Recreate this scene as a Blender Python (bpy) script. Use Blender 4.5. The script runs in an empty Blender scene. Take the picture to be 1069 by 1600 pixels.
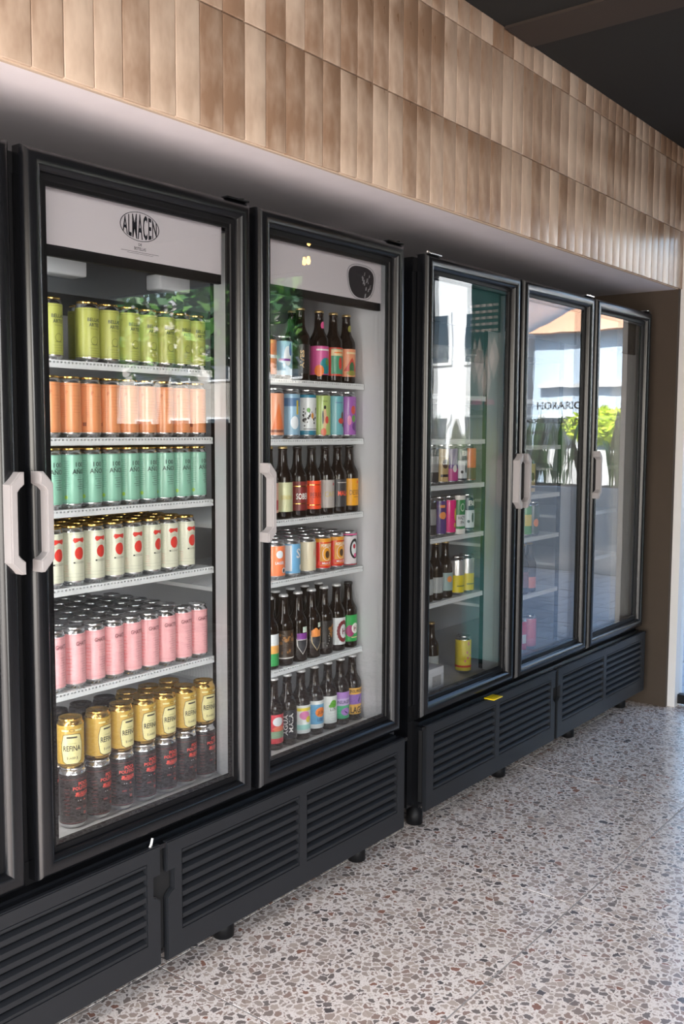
import bpy, bmesh, math, random
from mathutils import Vector, Matrix, Euler
R = math.radians
PI = math.pi
random.seed(7)
SC = bpy.context.scene
COL = SC.collection

# ------------------------------------------------------------------ camera
YAW, TILT, ROLL = 0.6663, 0.0851, 0.0047
CAM = Vector((-0.4907, -1.7895, 1.4251))
fw = Vector((math.cos(YAW)*math.cos(TILT), math.sin(YAW)*math.cos(TILT), -math.sin(TILT)))
rt = Vector((math.sin(YAW), -math.cos(YAW), 0)); up = rt.cross(fw)
r2 = math.cos(ROLL)*rt + math.sin(ROLL)*up
u2 = -math.sin(ROLL)*rt + math.cos(ROLL)*up
cd = bpy.data.cameras.new('camera')
cd.sensor_fit = 'VERTICAL'; cd.sensor_height = 36.0
cd.lens = 36.0*1506.8/1600.0
cd.clip_start = 0.05; cd.clip_end = 300
cam = bpy.data.objects.new('camera', cd); COL.objects.link(cam)
M = Matrix((r2, u2, -fw)).transposed().to_4x4(); M.translation = CAM
cam.matrix_world = M
SC.camera = cam

# ------------------------------------------------------------------ world, sun, large lights, exposure
W = bpy.data.worlds.new('sky'); SC.world = W; W.use_nodes = True
wn = W.node_tree.nodes; wl = W.node_tree.links
for n in list(wn): wn.remove(n)
sky = wn.new('ShaderNodeTexSky'); sky.sky_type = 'NISHITA'; sky.sun_disc = False
sky.sun_elevation = R(52); sky.sun_rotation = R(250); sky.air_density = 1.2; sky.dust_density = 2.0
bg = wn.new('ShaderNodeBackground'); bg.inputs[1].default_value = 0.8
wo = wn.new('ShaderNodeOutputWorld')
wl.new(sky.outputs[0], bg.inputs[0]); wl.new(bg.outputs[0], wo.inputs[0])

def lamp(name, kind, loc, energy, color, direction=None, size=None, size_y=None, shape=None):
    d = bpy.data.lights.new(name, kind); d.energy = energy; d.color = color
    if kind == 'AREA':
        d.shape = shape or 'RECTANGLE'; d.size = size
        if size_y: d.size_y = size_y
    elif kind == 'SUN': d.angle = R(0.6)
    elif size: d.shadow_soft_size = size
    o = bpy.data.objects.new(name, d); COL.objects.link(o); o.location = loc
    if direction: o.rotation_euler = Vector(direction).to_track_quat('-Z', 'Y').to_euler()
    return o
lamp('sun', 'SUN', (-6, -4, 12), 22.0, (1.0, 0.94, 0.87), (0.66, -0.04, -0.66))
# area lights added as daylight at unseen windows, left and rear
lamp('added_left_window_light', 'AREA', (-1.90, -0.95, 1.05), 110, (1.0, 0.95, 0.92), (1, 0.0, 0.0), 2.6, 1.9)
lamp('added_rear_window_light', 'AREA', (-0.7, -4.44, 1.6), 115, (1.0, 0.96, 0.93), (0.12, 1, 0.0), 2.2, 1.7)
SC.view_settings.view_transform = 'Standard'; SC.view_settings.look = 'None'
SC.view_settings.gamma = 1.0; SC.view_settings.use_curve_mapping = False
SC.view_settings.exposure = 0.15
SC.cycles.use_denoising = True
SC.cycles.max_bounces = 8; SC.cycles.transparent_max_bounces = 16
SC.cycles.caustics_reflective = False; SC.cycles.caustics_refractive = False
SC.cycles.sample_clamp_indirect = 6.0

# ------------------------------------------------------------------ materials
MATS = {}
def mat(name, col, rough=0.5, metal=0.0, emit=None, spec=None, coat=0.0):
    if name in MATS: return MATS[name]
    m = bpy.data.materials.new(name); m.use_nodes = True
    b = m.node_tree.nodes['Principled BSDF']
    b.inputs['Base Color'].default_value = (*col, 1)
    b.inputs['Roughness'].default_value = rough; b.inputs['Metallic'].default_value = metal
    if spec is not None: b.inputs['Specular IOR Level'].default_value = spec
    if coat: b.inputs['Coat Weight'].default_value = coat
    if emit:
        b.inputs['Emission Color'].default_value = (*emit[0], 1); b.inputs['Emission Strength'].default_value = emit[1]
    MATS[name] = m; return m
def srgb(r, g, b):
    f = lambda c: c/12.92 if c <= 0.04045 else ((c+0.055)/1.055)**2.4
    return (f(r/255), f(g/255), f(b/255))
def nodes(m): return m.node_tree.nodes, m.node_tree.links, m.node_tree.nodes['Principled BSDF']
def noise_variation(m, scale, amount, bump=0.0, stretch=(1, 1, 1), rough_var=0.0):
    n, l, b = nodes(m)
    tc = n.new('ShaderNodeTexCoord'); mp = n.new('ShaderNodeMapping'); mp.inputs['Scale'].default_value = stretch
    nt = n.new('ShaderNodeTexNoise'); nt.inputs['Scale'].default_value = scale; nt.inputs['Detail'].default_value = 5
    l.new(tc.outputs['Object'], mp.inputs[0]); l.new(mp.outputs[0], nt.inputs[0])
    c = tuple(b.inputs['Base Color'].default_value)
    mx = n.new('ShaderNodeMix'); mx.data_type = 'RGBA'
    mx.inputs[6].default_value = tuple(x*(1-amount) for x in c[:3])+(1,)
    mx.inputs[7].default_value = tuple(min(1, x*(1+amount)) for x in c[:3])+(1,)
    l.new(nt.outputs[0], mx.inputs[0]); l.new(mx.outputs[2], b.inputs['Base Color'])
    if bump:
        bp = n.new('ShaderNodeBump'); bp.inputs['Strength'].default_value = bump; bp.inputs['Distance'].default_value = 0.01
        l.new(nt.outputs[0], bp.inputs['Height']); l.new(bp.outputs[0], b.inputs['Normal'])
    if rough_var:
        mr = n.new('ShaderNodeMapRange'); r0 = b.inputs['Roughness'].default_value
        mr.inputs[3].default_value = max(0.02, r0-rough_var); mr.inputs[4].default_value = r0+rough_var
        l.new(nt.outputs[0], mr.inputs[0]); l.new(mr.outputs[0], b.inputs['Roughness'])
    return m

black = mat('black_satin_aluminium', (0.005, 0.0055, 0.007), 0.27, 0.0, spec=0.55)
noise_variation(black, 5, 0.25)
blackin = mat('black_rubber', (0.005, 0.005, 0.006), 0.5, spec=0.25)
grille_m = mat('charcoal_plastic', (0.012, 0.0135, 0.0165), 0.42, spec=0.4)
dark = mat('dark_void', (0.004, 0.004, 0.005), 0.8)
greyh = mat('grey_handle_plastic', srgb(158, 154, 155), 0.45)
liner_m = mat('grey_white_liner', (0.50, 0.51, 0.53), 0.42)
floor_liner = mat('white_cabinet_floor', (0.66, 0.67, 0.67), 0.4)
shelf_m = mat('white_coated_wire', (0.74, 0.77, 0.79), 0.35)
steel = mat('brushed_aluminium', (0.75, 0.76, 0.78), 0.25, 1.0)
gold = mat('gold_aluminium', (0.80, 0.52, 0.16), 0.22, 1.0)
blacklid = mat('black_can_lid', (0.03, 0.03, 0.035), 0.25, 0.6)
sign_m = mat('sign_white', srgb(205, 200, 206), 0.5)
ink = mat('ink_black', (0.01, 0.01, 0.018), 0.5)
soffit_m = noise_variation(mat('grey_plaster', srgb(226, 220, 224), 0.75), 14, 0.04, 0.05)
brownwall = noise_variation(mat('brown_plaster', srgb(66, 55, 45), 0.8), 9, 0.12, 0.15)
darkceil = noise_variation(mat('dark_brown_ceiling', srgb(19, 17, 14), 0.9), 6, 0.15)
beam_m = mat('brown_beam', srgb(48, 38, 31), 0.8)
plainwall = noise_variation(mat('warm_grey_plaster', srgb(168, 156, 146), 0.8), 6, 0.08)
jamb_m = mat('white_door_frame', (0.74, 0.73, 0.73), 0.4)
led_m = mat('led_diffuser', (0.9, 0.9, 0.9), 0.4, 0, ((1.0, 0.97, 0.93), 15.0))
leddim_m = mat('led_diffuser_dim', (0.8, 0.8, 0.8), 0.4, 0, ((0.85, 0.92, 1.0), 0.35))

# terrazzo
terr = mat('terrazzo', (0.7, 0.66, 0.63), 0.22)
n, l, b = nodes(terr)
tc = n.new('ShaderNodeNewGeometry')
vor = n.new('ShaderNodeTexVoronoi'); vor.feature = 'DISTANCE_TO_EDGE'; vor.inputs['Scale'].default_value = 48
voc = n.new('ShaderNodeTexVoronoi'); voc.inputs['Scale'].default_value = 48
wob = n.new('ShaderNodeTexNoise'); wob.inputs['Scale'].default_value = 70; wob.inputs['Detail'].default_value = 2
mixv = n.new('ShaderNodeMix'); mixv.data_type = 'RGBA'; mixv.blend_type = 'LINEAR_LIGHT'; mixv.inputs[0].default_value = 0.008
l.new(tc.outputs['Position'], wob.inputs[0])
l.new(tc.outputs['Position'], mixv.inputs[6]); l.new(wob.outputs['Color'], mixv.inputs[7])
l.new(mixv.outputs[2], vor.inputs[0]); l.new(mixv.outputs[2], voc.inputs[0])
sep = n.new('ShaderNodeSeparateColor'); l.new(voc.outputs['Color'], sep.inputs[0])
thr = n.new('ShaderNodeMapRange'); thr.inputs[1].default_value = 0.0; thr.inputs[2].default_value = 1.0
thr.inputs[3].default_value = 0.035; thr.inputs[4].default_value = 0.20
l.new(sep.outputs[1], thr.inputs[0])
gt = n.new('ShaderNodeMath'); gt.operation = 'GREATER_THAN'; l.new(vor.outputs['Distance'], gt.inputs[0]); l.new(thr.outputs[0], gt.inputs[1])
rampc = n.new('ShaderNodeValToRGB'); rampc.color_ramp.interpolation = 'CONSTANT'
cr = rampc.color_ramp
cols = [(0, srgb(166, 150, 141)), (0.16, srgb(142, 129, 123)), (0.32, srgb(186, 171, 161)), (0.5, srgb(154, 133, 124)), (0.64, srgb(124, 115, 112)), (0.78, srgb(172, 158, 150)), (0.93, srgb(146, 108, 94)), (0.97, srgb(92, 86, 86))]
cr.elements[0].position = 0; cr.elements[0].color = (*cols[0][1], 1)
cr.elements[1].position = cols[1][0]; cr.elements[1].color = (*cols[1][1], 1)
for p, c in cols[2:]:
    e = cr.elements.new(p); e.color = (*c, 1)
l.new(sep.outputs[0], rampc.inputs[0])
# a second generation of small chips inside the cement matrix
v2 = n.new('ShaderNodeTexVoronoi'); v2.feature = 'DISTANCE_TO_EDGE'; v2.inputs['Scale'].default_value = 130
l.new(tc.outputs['Position'], v2.inputs[0])
g2 = n.new('ShaderNodeMath'); g2.operation = 'GREATER_THAN'; g2.inputs[1].default_value = 0.17; l.new(v2.outputs['Distance'], g2.inputs[0])
mm = n.new('ShaderNodeMix'); mm.data_type = 'RGBA'; mm.inputs[6].default_value = (*srgb(234, 225, 220), 1); mm.inputs[7].default_value = (*srgb(212, 201, 194), 1)
l.new(g2.outputs[0], mm.inputs[0])
m2 = n.new('ShaderNodeMix'); m2.data_type = 'RGBA'; l.new(gt.outputs[0], m2.inputs[0]); l.new(mm.outputs[2], m2.inputs[6]); l.new(rampc.outputs[0], m2.inputs[7])
l.new(m2.outputs[2], b.inputs['Base Color'])
lr = n.new('ShaderNodeTexNoise'); lr.inputs['Scale'].default_value = 2.2; l.new(tc.outputs['Position'], lr.inputs[0])
mr = n.new('ShaderNodeMapRange'); mr.inputs[3].default_value = 0.16; mr.inputs[4].default_value = 0.36; l.new(lr.outputs[0], mr.inputs[0]); l.new(mr.outputs[0], b.inputs['Roughness'])
grout_m = mat('terrazzo_joint', srgb(158, 154, 152), 0.5)

# glazed bulkhead tile: each tile its own shade
tile_m = mat('glazed_clay_tile', (0.4, 0.3, 0.2), 0.3)
n, l, b = nodes(tile_m)
oi = n.new('ShaderNodeObjectInfo'); g = n.new('ShaderNodeTexCoord')
mp = n.new('ShaderNodeMapping'); mp.inputs['Scale'].default_value = (9, 9, 4)
ad = n.new('ShaderNodeVectorMath'); ad.operation = 'ADD'
l.new(g.outputs['Object'], mp.inputs[0]); l.new(mp.outputs[0], ad.inputs[0]); l.new(oi.outputs['Location'], ad.inputs[1])
nt = n.new('ShaderNodeTexNoise'); nt.inputs['Scale'].default_value = 1.6; nt.inputs['Detail'].default_value = 4
l.new(ad.outputs[0], nt.inputs[0])
rp = n.new('ShaderNodeValToRGB'); rp.color_ramp.elements[0].color = (*srgb(146, 117, 95), 1); rp.color_ramp.elements[1].color = (*srgb(208, 186, 166), 1)
rp.color_ramp.elements[0].position = 0.3; rp.color_ramp.elements[1].position = 0.7
mixr = n.new('ShaderNodeMath'); mixr.operation = 'MULTIPLY_ADD'; mixr.inputs[1].default_value = 0.34; mixr.inputs[2].default_value = -0.17
l.new(oi.outputs['Random'], mixr.inputs[0])
addr = n.new('ShaderNodeMath'); l.new(nt.outputs[0], addr.inputs[0]); l.new(mixr.outputs[0], addr.inputs[1]); l.new(addr.outputs[0], rp.inputs[0])
l.new(rp.outputs[0], b.inputs['Base Color'])
bp = n.new('ShaderNodeBump'); bp.inputs['Strength'].default_value = 0.25; bp.inputs['Distance'].default_value = 0.01; l.new(nt.outputs[0], bp.inputs['Height']); l.new(bp.outputs[0], b.inputs['Normal'])
mr = n.new('ShaderNodeMapRange'); mr.inputs[3].default_value = 0.22; mr.inputs[4].default_value = 0.42; l.new(nt.outputs[0], mr.inputs[0]); l.new(mr.outputs[0], b.inputs['Roughness'])
tilegrout = mat('tile_grout', srgb(196, 176, 156), 0.85)

def glass(name, gain, tint=(1, 1, 1), wave=0.0):
    m = bpy.data.materials.new(name); m.use_nodes = True
    n = m.node_tree.nodes; l = m.node_tree.links
    for x in list(n): n.remove(x)
    out = n.new('ShaderNodeOutputMaterial'); mix = n.new('ShaderNodeMixShader')
    tr = n.new('ShaderNodeBsdfTransparent'); tr.inputs[0].default_value = (*tint, 1)
    gl = n.new('ShaderNodeBsdfGlossy'); gl.inputs['Roughness'].default_value = 0.0
    lw = n.new('ShaderNodeLayerWeight'); lw.inputs[0].default_value = 0.5
    p5 = n.new('ShaderNodeMath'); p5.operation = 'POWER'; p5.inputs[1].default_value = 5
    ma = n.new('ShaderNodeMath'); ma.operation = 'MULTIPLY_ADD'; ma.inputs[1].default_value = 0.96*gain; ma.inputs[2].default_value = 0.04*gain; ma.use_clamp = True
    l.new(lw.outputs['Facing'], p5.inputs[0]); l.new(p5.outputs[0], ma.inputs[0]); l.new(ma.outputs[0], mix.inputs[0])
    l.new(tr.outputs[0], mix.inputs[1]); l.new(gl.outputs[0], mix.inputs[2]); l.new(mix.outputs[0], out.inputs[0])
    if wave:
        ge = n.new('ShaderNodeNewGeometry'); nt = n.new('ShaderNodeTexNoise'); nt.inputs['Scale'].default_value = 3.0; nt.inputs['Detail'].default_value = 2
        bp = n.new('ShaderNodeBump'); bp.inputs['Strength'].default_value = wave; bp.inputs['Distance'].default_value = 0.01
        l.new(ge.outputs['Position'], nt.inputs[0]); l.new(nt.outputs[0], bp.inputs['Height']); l.new(bp.outputs[0], gl.inputs['Normal'])
    return m
door_glass = glass('cooler_glass', 2.2, (0.985, 0.99, 0.99), 0.05)
front_glass = glass('front_glass', 1.0, (0.96, 0.98, 0.985))

# ------------------------------------------------------------------ mesh helpers
class MB:
    def __init__(s): s.v = []; s.f = []; s.m = []; s.sm = []
    def add(s, vs, fs, mi=0, smooth=False):
        o = len(s.v); s.v += [tuple(v) for v in vs]
        for f in fs: s.f.append(tuple(i+o for i in f)); s.m.append(mi); s.sm.append(smooth)
        return s
    def box(s, x0, x1, y0, y1, z0, z1, mi=0):
        return s.add([(x, y, z) for z in (z0, z1) for y in (y0, y1) for x in (x0, x1)],
              [(0, 2, 3, 1), (4, 5, 7, 6), (0, 1, 5, 4), (2, 6, 7, 3), (0, 4, 6, 2), (1, 3, 7, 5)], mi)
    def bevbox(s, x0, x1, y0, y1, z0, z1, bv, mi=0):
        bm = bmesh.new(); bmesh.ops.create_cube(bm, size=1)
        for v in bm.verts: v.co = Vector(((x0+x1)/2+v.co.x*(x1-x0), (y0+y1)/2+v.co.y*(y1-y0), (z0+z1)/2+v.co.z*(z1-z0)))
        bmesh.ops.bevel(bm, geom=list(bm.edges), offset=bv, segments=2, profile=0.6, affect='EDGES')
        bm.verts.index_update()
        s.add([v.co for v in bm.verts], [[v.index for v in f.verts] for f in bm.faces], mi, True); bm.free(); return s
    def lathe(s, prof, seg=24, mi=0, c=(0, 0, 0), mats=None, cap0=True, cap1=True):
        vs = []; fs = []; ms = []
        for (r, z) in prof:
            for k in range(seg): a = 2*PI*k/seg; vs.append((c[0]+r*math.cos(a), c[1]+r*math.sin(a), c[2]+z))
        o = len(s.v); s.v += vs
        for i in range(len(prof)-1):
            for k in range(seg):
                k2 = (k+1) % seg
                s.f.append((o+i*seg+k, o+i*seg+k2, o+(i+1)*seg+k2, o+(i+1)*seg+k)); s.m.append(mats[i] if mats else mi); s.sm.append(True)
        if cap0: s.f.append(tuple(o+k for k in range(seg))[::-1]); s.m.append(mats[0] if mats else mi); s.sm.append(False)
        if cap1:
            q = o+(len(prof)-1)*seg; s.f.append(tuple(q+k for k in range(seg))); s.m.append(mats[-1] if mats else mi); s.sm.append(False)
        return s
    def tube(s, a, b, r, seg=8, mi=0):
        a = Vector(a); b = Vector(b); d = (b-a).normalized(); p = d.orthogonal().normalized(); q = d.cross(p)
        vs = [c+r*(math.cos(2*PI*k/seg)*p+math.sin(2*PI*k/seg)*q) for c in (a, b) for k in range(seg)]
        fs = [(k, (k+1) % seg, seg+(k+1) % seg, seg+k) for k in range(seg)]
        s.add(vs, fs, mi, True); s.add(vs[:seg], [tuple(range(seg))[::-1]], mi); s.add(vs[seg:], [tuple(range(seg))], mi); return s
    def prism(s, poly, y0, y1, mi=0):          # polygon in x,z, extruded along y (poly counter-clockwise seen from -y)
        k = len(poly)
        vs = [(x, y0, z) for x, z in poly]+[(x, y1, z) for x, z in poly]
        fs = [tuple(range(k)), tuple(range(k, 2*k))[::-1]]+[(i, k+i, k+(i+1) % k, (i+1) % k) for i in range(k)]
        return s.add(vs, fs, mi)
    def mesh(s, name, mats, sharp=None):
        me = bpy.data.meshes.new(name); me.from_pydata(s.v, [], s.f)
        for m in (mats if isinstance(mats, (list, tuple)) else [mats]): me.materials.append(m)
        me.polygons.foreach_set('material_index', s.m); me.polygons.foreach_set('use_smooth', s.sm)
        if sharp is not None:
            me.polygons.foreach_set('use_smooth', [True]*len(s.f)); me.set_sharp_from_angle(angle=R(sharp))
        me.update(); return me
    def build(s, name, mats, parent=None, sharp=None, loc=None):
        return put(name, s.mesh(name, mats, sharp), parent, loc)
def put(name, me, parent=None, loc=None, rot=None):
    o = bpy.data.objects.new(name, me); COL.objects.link(o)
    if parent: o.parent = parent
    if loc: o.location = loc
    if rot: o.rotation_euler = rot
    return o
def empty(name, loc=(0, 0, 0)):
    o = bpy.data.objects.new(name, None); COL.objects.link(o); o.location = loc; o.empty_display_size = 0.05; return o
def tag(o, label=None, cat=None, group=None, kind=None):
    if label: o['label'] = label
    if cat: o['category'] = cat
    if group: o['group'] = group
    if kind: o['kind'] = kind
    return o
def struct(o, label=None):
    o['kind'] = 'structure'
    if label: o['label'] = label
    return o

# flat text -> list of 2-D triangles
TXT = {}
def text2d(s, bold=0.0, spacing=1.0):
    key = (s, bold, spacing)
    if key in TXT: return TXT[key]
    cu = bpy.data.curves.new('t', 'FONT'); cu.body = s; cu.size = 1.0; cu.resolution_u = 2; cu.offset = bold
    cu.align_x = 'CENTER'; cu.space_character = spacing; cu.fill_mode = 'BOTH'
    o = bpy.data.objects.new('t', cu); COL.objects.link(o)
    dg = bpy.context.evaluated_depsgraph_get(); me = bpy.data.meshes.new_from_object(o.evaluated_get(dg))
    vs = [(v.co.x, v.co.y) for v in me.vertices]; fs = [tuple(p.vertices) for p in me.polygons]
    bpy.data.objects.remove(o); bpy.data.curves.remove(cu); bpy.data.meshes.remove(me)
    if vs:
        x0 = min(v[0] for v in vs); x1 = max(v[0] for v in vs); y0 = min(v[1] for v in vs); y1 = max(v[1] for v in vs)
        vs = [((x-(x0+x1)/2), (y-(y0+y1)/2)) for x, y in vs]
        TXT[key] = (vs, fs, x1-x0, y1-y0)
    return TXT[key]

# ------------------------------------------------------------------ setting
SOF_Z, SOF_Y, CEIL, XE, XL, YB, YR = 2.1325, -0.0825, 2.811, 4.396, -1.95, 0.86, -4.5
# floor slabs with recessed joints
fl = MB().box(XL-0.1, XE+0.12, YR, YB, -0.08, -0.0015).build('floor', grout_m); struct(fl, 'terrazzo floor of large pale slabs with brown chips')
xj = [XL-0.1]+[1.14+1.005*k for k in range(-3, 4)]+[XE+0.12]; xj = sorted(x for x in xj if XL-0.11 <= x <= XE+0.13)
yj = [YR]+[0.1-0.715*k for k in range(7, -1, -1)]+[YB]; yj = sorted(y for y in yj if YR <= y <= YB)
for i in range(len(xj)-1):
    for j in range(len(yj)-1):
        if xj[i+1]-xj[i] < 0.05 or yj[j+1]-yj[j] < 0.05: continue
        MB().box(xj[i]+0.003, xj[i+1]-0.003, yj[j]+0.003, yj[j+1]-0.003, -0.02, 0).build('slab', terr, fl)
struct(MB().box(XL-0.1, XE, YB, YB+0.15, 0, CEIL+0.2).build('wall_back', plainwall), 'plaster wall behind the coolers')
ew = struct(MB().box(XE, XE+0.13, SOF_Y, YB, 0, SOF_Z+0.7).build('wall_right', brownwall), 'dark brown plaster end wall beside the coolers')
bulk = struct(MB().box(XL, XE+0.13, SOF_Y+0.012, YB, SOF_Z, CEIL+0.15).build('wall_bulkhead', [soffit_m]), 'bulkhead above the coolers with grey plaster underside')
struct(MB().box(XL, XE+0.13, SOF_Y+0.002, SOF_Y+0.0119, SOF_Z, CEIL).build('trim_1', tilegrout), 'pale grout bed behind the bulkhead tiles')
TW = 0.0755
zr = [(SOF_Z+0.003, 2.412), (2.416, 2.722), (2.726, CEIL)]
tmesh = []
for (a, c) in zr:
    h = c-a; mb = MB().bevbox(-TW/2+0.0011, TW/2-0.0011, -0.011, 0.0, -h/2, h/2, 0.0016); tmesh.append(mb.mesh('tile', tile_m))
x = 0.677-TW*17.5
while x < XE+0.10:
    for k, (a, c) in enumerate(zr):
        o = put('tile', tmesh[k], bulk, (x+random.uniform(-.0003, .0003), SOF_Y+0.0045+random.uniform(0, .0007), (a+c)/2),
                (random.uniform(-.0015, .0015), 0, random.uniform(-.005, .005)))
    x += TW
struct(MB().box(XL-0.1, XE+0.13, YR, SOF_Y+0.012, CEIL, CEIL+0.12).build('ceiling', darkceil), 'dark brown painted ceiling')
struct(MB().box(2.56, 2.76, YR, SOF_Y-0.012, CEIL-0.010, CEIL).build('trim_2', beam_m), 'dark boxed beam crossing the ceiling')
wr_ = MB(); wr_.box(XL-0.1, -1.85, YR-0.15, YR, 0, CEIL); wr_.box(0.45, XE+0.13, YR-0.15, YR, 0, CEIL); wr_.box(-1.85, 0.45, YR-0.15, YR, 2.5, CEIL)
struct(wr_.build('wall_rear', brownwall), 'plaster wall opposite the coolers')
w6 = MB()
for (x0, x1) in ((-1.85, -1.80), (0.40, 0.45), (-0.72, -0.68)): w6.box(x0, x1, YR-0.09, YR-0.04, 0, 2.5)
w6.box(-1.85, 0.45, YR-0.09, YR-0.04, 2.45, 2.5)
struct(w6.build('window_6', blackin), 'added tall window frame in the unseen rear wall')  # unseen window, added to go with the rear area light
struct(MB().box(XL-0.1, XE+0.13, YR-0.15, YB+4, CEIL+0.35, 8.2).build('added_shade_storey', plainwall), 'unseen upper storey added to shade the terrace')  # block out of view, added so its shadow covers the terrace
# left wall with a big added window opening, out of view
wlb = MB(); wlb.box(XL-0.1, XL, 0.40, YB, 0, CEIL); wlb.box(XL-0.1, XL, YR, -2.95, 0, CEIL); wlb.box(XL-0.1, XL, -2.95, 0.40, 2.1, CEIL)
struct(wlb.build('wall_left', plainwall), 'left wall around the added tall window')
# glass front at the right: pier, glazed door, low wall with windows above
XF = XE+0.05
fr = MB()
fr.box(XF, XF+0.1, -1.02, -0.98, 0, CEIL)                  # slim post
fr.box(XF, XF+0.1, YR, -0.98, 0, 1.2)                      # low wall
fr.box(XF, XF+0.1, YR, SOF_Y, 2.47, CEIL)                  # header
fr.box(XF, XF+0.1, -1.60, -1.34, 1.2, 2.47)
fr.box(XF, XF+0.1, -1.76, -1.60, 1.2, 1.82)
fr.box(XF, XF+0.1, -2.38, -1.76, 1.2, 2.47)
fr.box(XF, XF+0.1, -2.95, -2.38, 1.2, 1.72)
fr.box(XF, XF+0.1, -4.4, -2.95, 1.2, 1.45)
fr.box(XF, XF+0.1, YR, -4.4, 1.2, 2.47)
struct(fr.build('wall_front', brownwall), 'dark wall around the street windows')
d1 = MB(); d1.box(XF-0.02, XF+0.085, -0.122, SOF_Y, 0.0, 2.47)
struct(d1.build('trim_3', jamb_m), 'white jamb of the glass street door')
dr = MB(); dr.box(XF+0.02, XF+0.06, -0.76, -0.122, 0.012, 0.06); dr.box(XF+0.02, XF+0.06, -0.76, -0.122, 2.42, 2.465); dr.box(XF+0.02, XF+0.06, -0.80, -0.76, 0.012, 2.465)
door1 = struct(dr.build('door_1', blackin), 'black framed glass street door')
MB().box(XF+0.036, XF+0.042, -0.76, -0.122, 0.06, 2.42).build('pane', front_glass, door1)
for k, (y0, y1, z0) in enumerate([(-1.34, -1.02, 1.2), (-1.76, -1.60, 1.82), (-2.95, -2.38, 1.72), (-4.4, -2.95, 1.45)]):
    w = MB(); t = 0.018
    w.box(XF+0.02, XF+0.06, y0, y0+t, z0, 2.47); w.box(XF+0.02, XF+0.06, y1-t, y1, z0, 2.47); w.box(XF+0.02, XF+0.06, y0, y1, z0, z0+t); w.box(XF+0.02, XF+0.06, y0, y1, 2.47-t, 2.47)
    wo_ = struct(w.build('window_%d' % (k+1), blackin), 'black framed street window')
    MB().box(XF+0.036, XF+0.042, y0+t, y1-t, z0+t, 2.47-t).build('pane', front_glass, wo_)
wf = MB(); t = 0.05
for (y0, y1) in ((-2.95, -2.90), (0.35, 0.40), (-1.30, -1.25)): wf.box(XL-0.07, XL-0.02, y0, y1, 0.0, 2.1)
wf.box(XL-0.07, XL-0.02, -2.95, 0.40, 2.05, 2.1)
win5 = struct(wf.build('window_5', blackin), 'added tall window frame in the unseen left wall')  # unseen window, added to let sun and area light in
# opening hours lettering on the street door, read from outside
def flat_text(s, size, bold=0.0, spacing=1.0, width=None):
    v, f, w, h = text2d(s, bold, spacing); k = size/h
    kx = (width/w) if width else k
    return [(x*kx, y*k) for x, y in v], f
hb = MB()
for s, sz, yc, zc, wd in (('HORARIO', 0.043, -0.505, 1.565, 0.27), ('MARTES A SABADO', 0.026, -0.53, 1.478, 0.36), ('DOMINGO', 0.026, -0.62, 1.415, 0.17)):
    v, f = flat_text(s, sz, 0.028, 1.0, wd)
    hb.add([(XF+0.046, yc+a, zc+bb) for a, bb in v], f)
hb.build('lettering', ink, door1)

# ------------------------------------------------------------------ coolers
def frame_sweep(x0, x1, z0, z1, prof):
    mb = MB(); k = len(prof); vs = []
    for (cx, cz, sx, sz) in ((x0, z0, 1, 1), (x1, z0, -1, 1), (x1, z1, -1, -1), (x0, z1, 1, -1)):
        for (u, y) in prof: vs.append((cx+sx*u, y, cz+sz*u))
    fs = []
    for c in range(4):
        d = (c+1) % 4
        for i in range(k-1): fs.append((c*k+i, d*k+i, d*k+i+1, c*k+i+1))
    return mb.add(vs, fs, 0, True)
PROF = [(0.0, 0.045), (0.0, 0.022)]
for i in range(0, 13):
    t = PI - PI*0.86*i/12
    PROF.append((0.0235+0.0235*math.cos(t), 0.022-0.022*math.sin(t)))
PROF += [(0.0462, 0.018), (0.0465, 0.026)]
GASK = [(0.0455, 0.0245), (0.058, 0.0245), (0.060, 0.028), (0.069, 0.0285), (0.070, 0.0345), (0.055, 0.045)]
BBORD = [(0.0, 0.0)]

def handle_mesh(side):
    # C-shaped pull; opens toward +x when side=+1 (sits left of the gap)
    H, Wd, T, CH = 0.216, 0.034, 0.0165, 0.026
    pts = [(0, -H/2), (0, -H/2+0.026), (-0.010, -H/2+0.034), (-0.0165, -H/2+0.042), (-0.0165, H/2-0.042), (-0.010, H/2-0.034), (0, H/2-0.026), (0, H/2), (-0.010, H/2), (-Wd, H/2-CH), (-Wd, -H/2+CH), (-0.010, -H/2)]
    pts = [(-Wd if False else x, z) for x, z in pts]
    poly = [(x*side, z) for x, z in pts]
    if side > 0: poly = poly[::-1]
    bm = bmesh.new(); k = len(poly)
    a = [bm.verts.new((x, -0.024, z)) for x, z in poly]; c = [bm.verts.new((x, 0.010, z)) for x, z in poly]
    bm.faces.new(a); bm.faces.new(c[::-1])
    for i in range(k): bm.faces.new((a[i], c[i], c[(i+1) % k], a[(i+1) % k]))
    bmesh.ops.recalc_face_normals(bm, faces=list(bm.faces))
    bmesh.ops.bevel(bm, geom=[e for e in bm.edges if all(abs(v.co.y+0.024) < 1e-5 for v in e.verts)], offset=0.003, segments=2, affect='EDGES')
    me = bpy.data.meshes.new('handle'); bm.to_mesh(me); bm.free(); me.materials.append(greyh); return me
HM = {1: handle_mesh(1), -1: handle_mesh(-1)}

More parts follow.
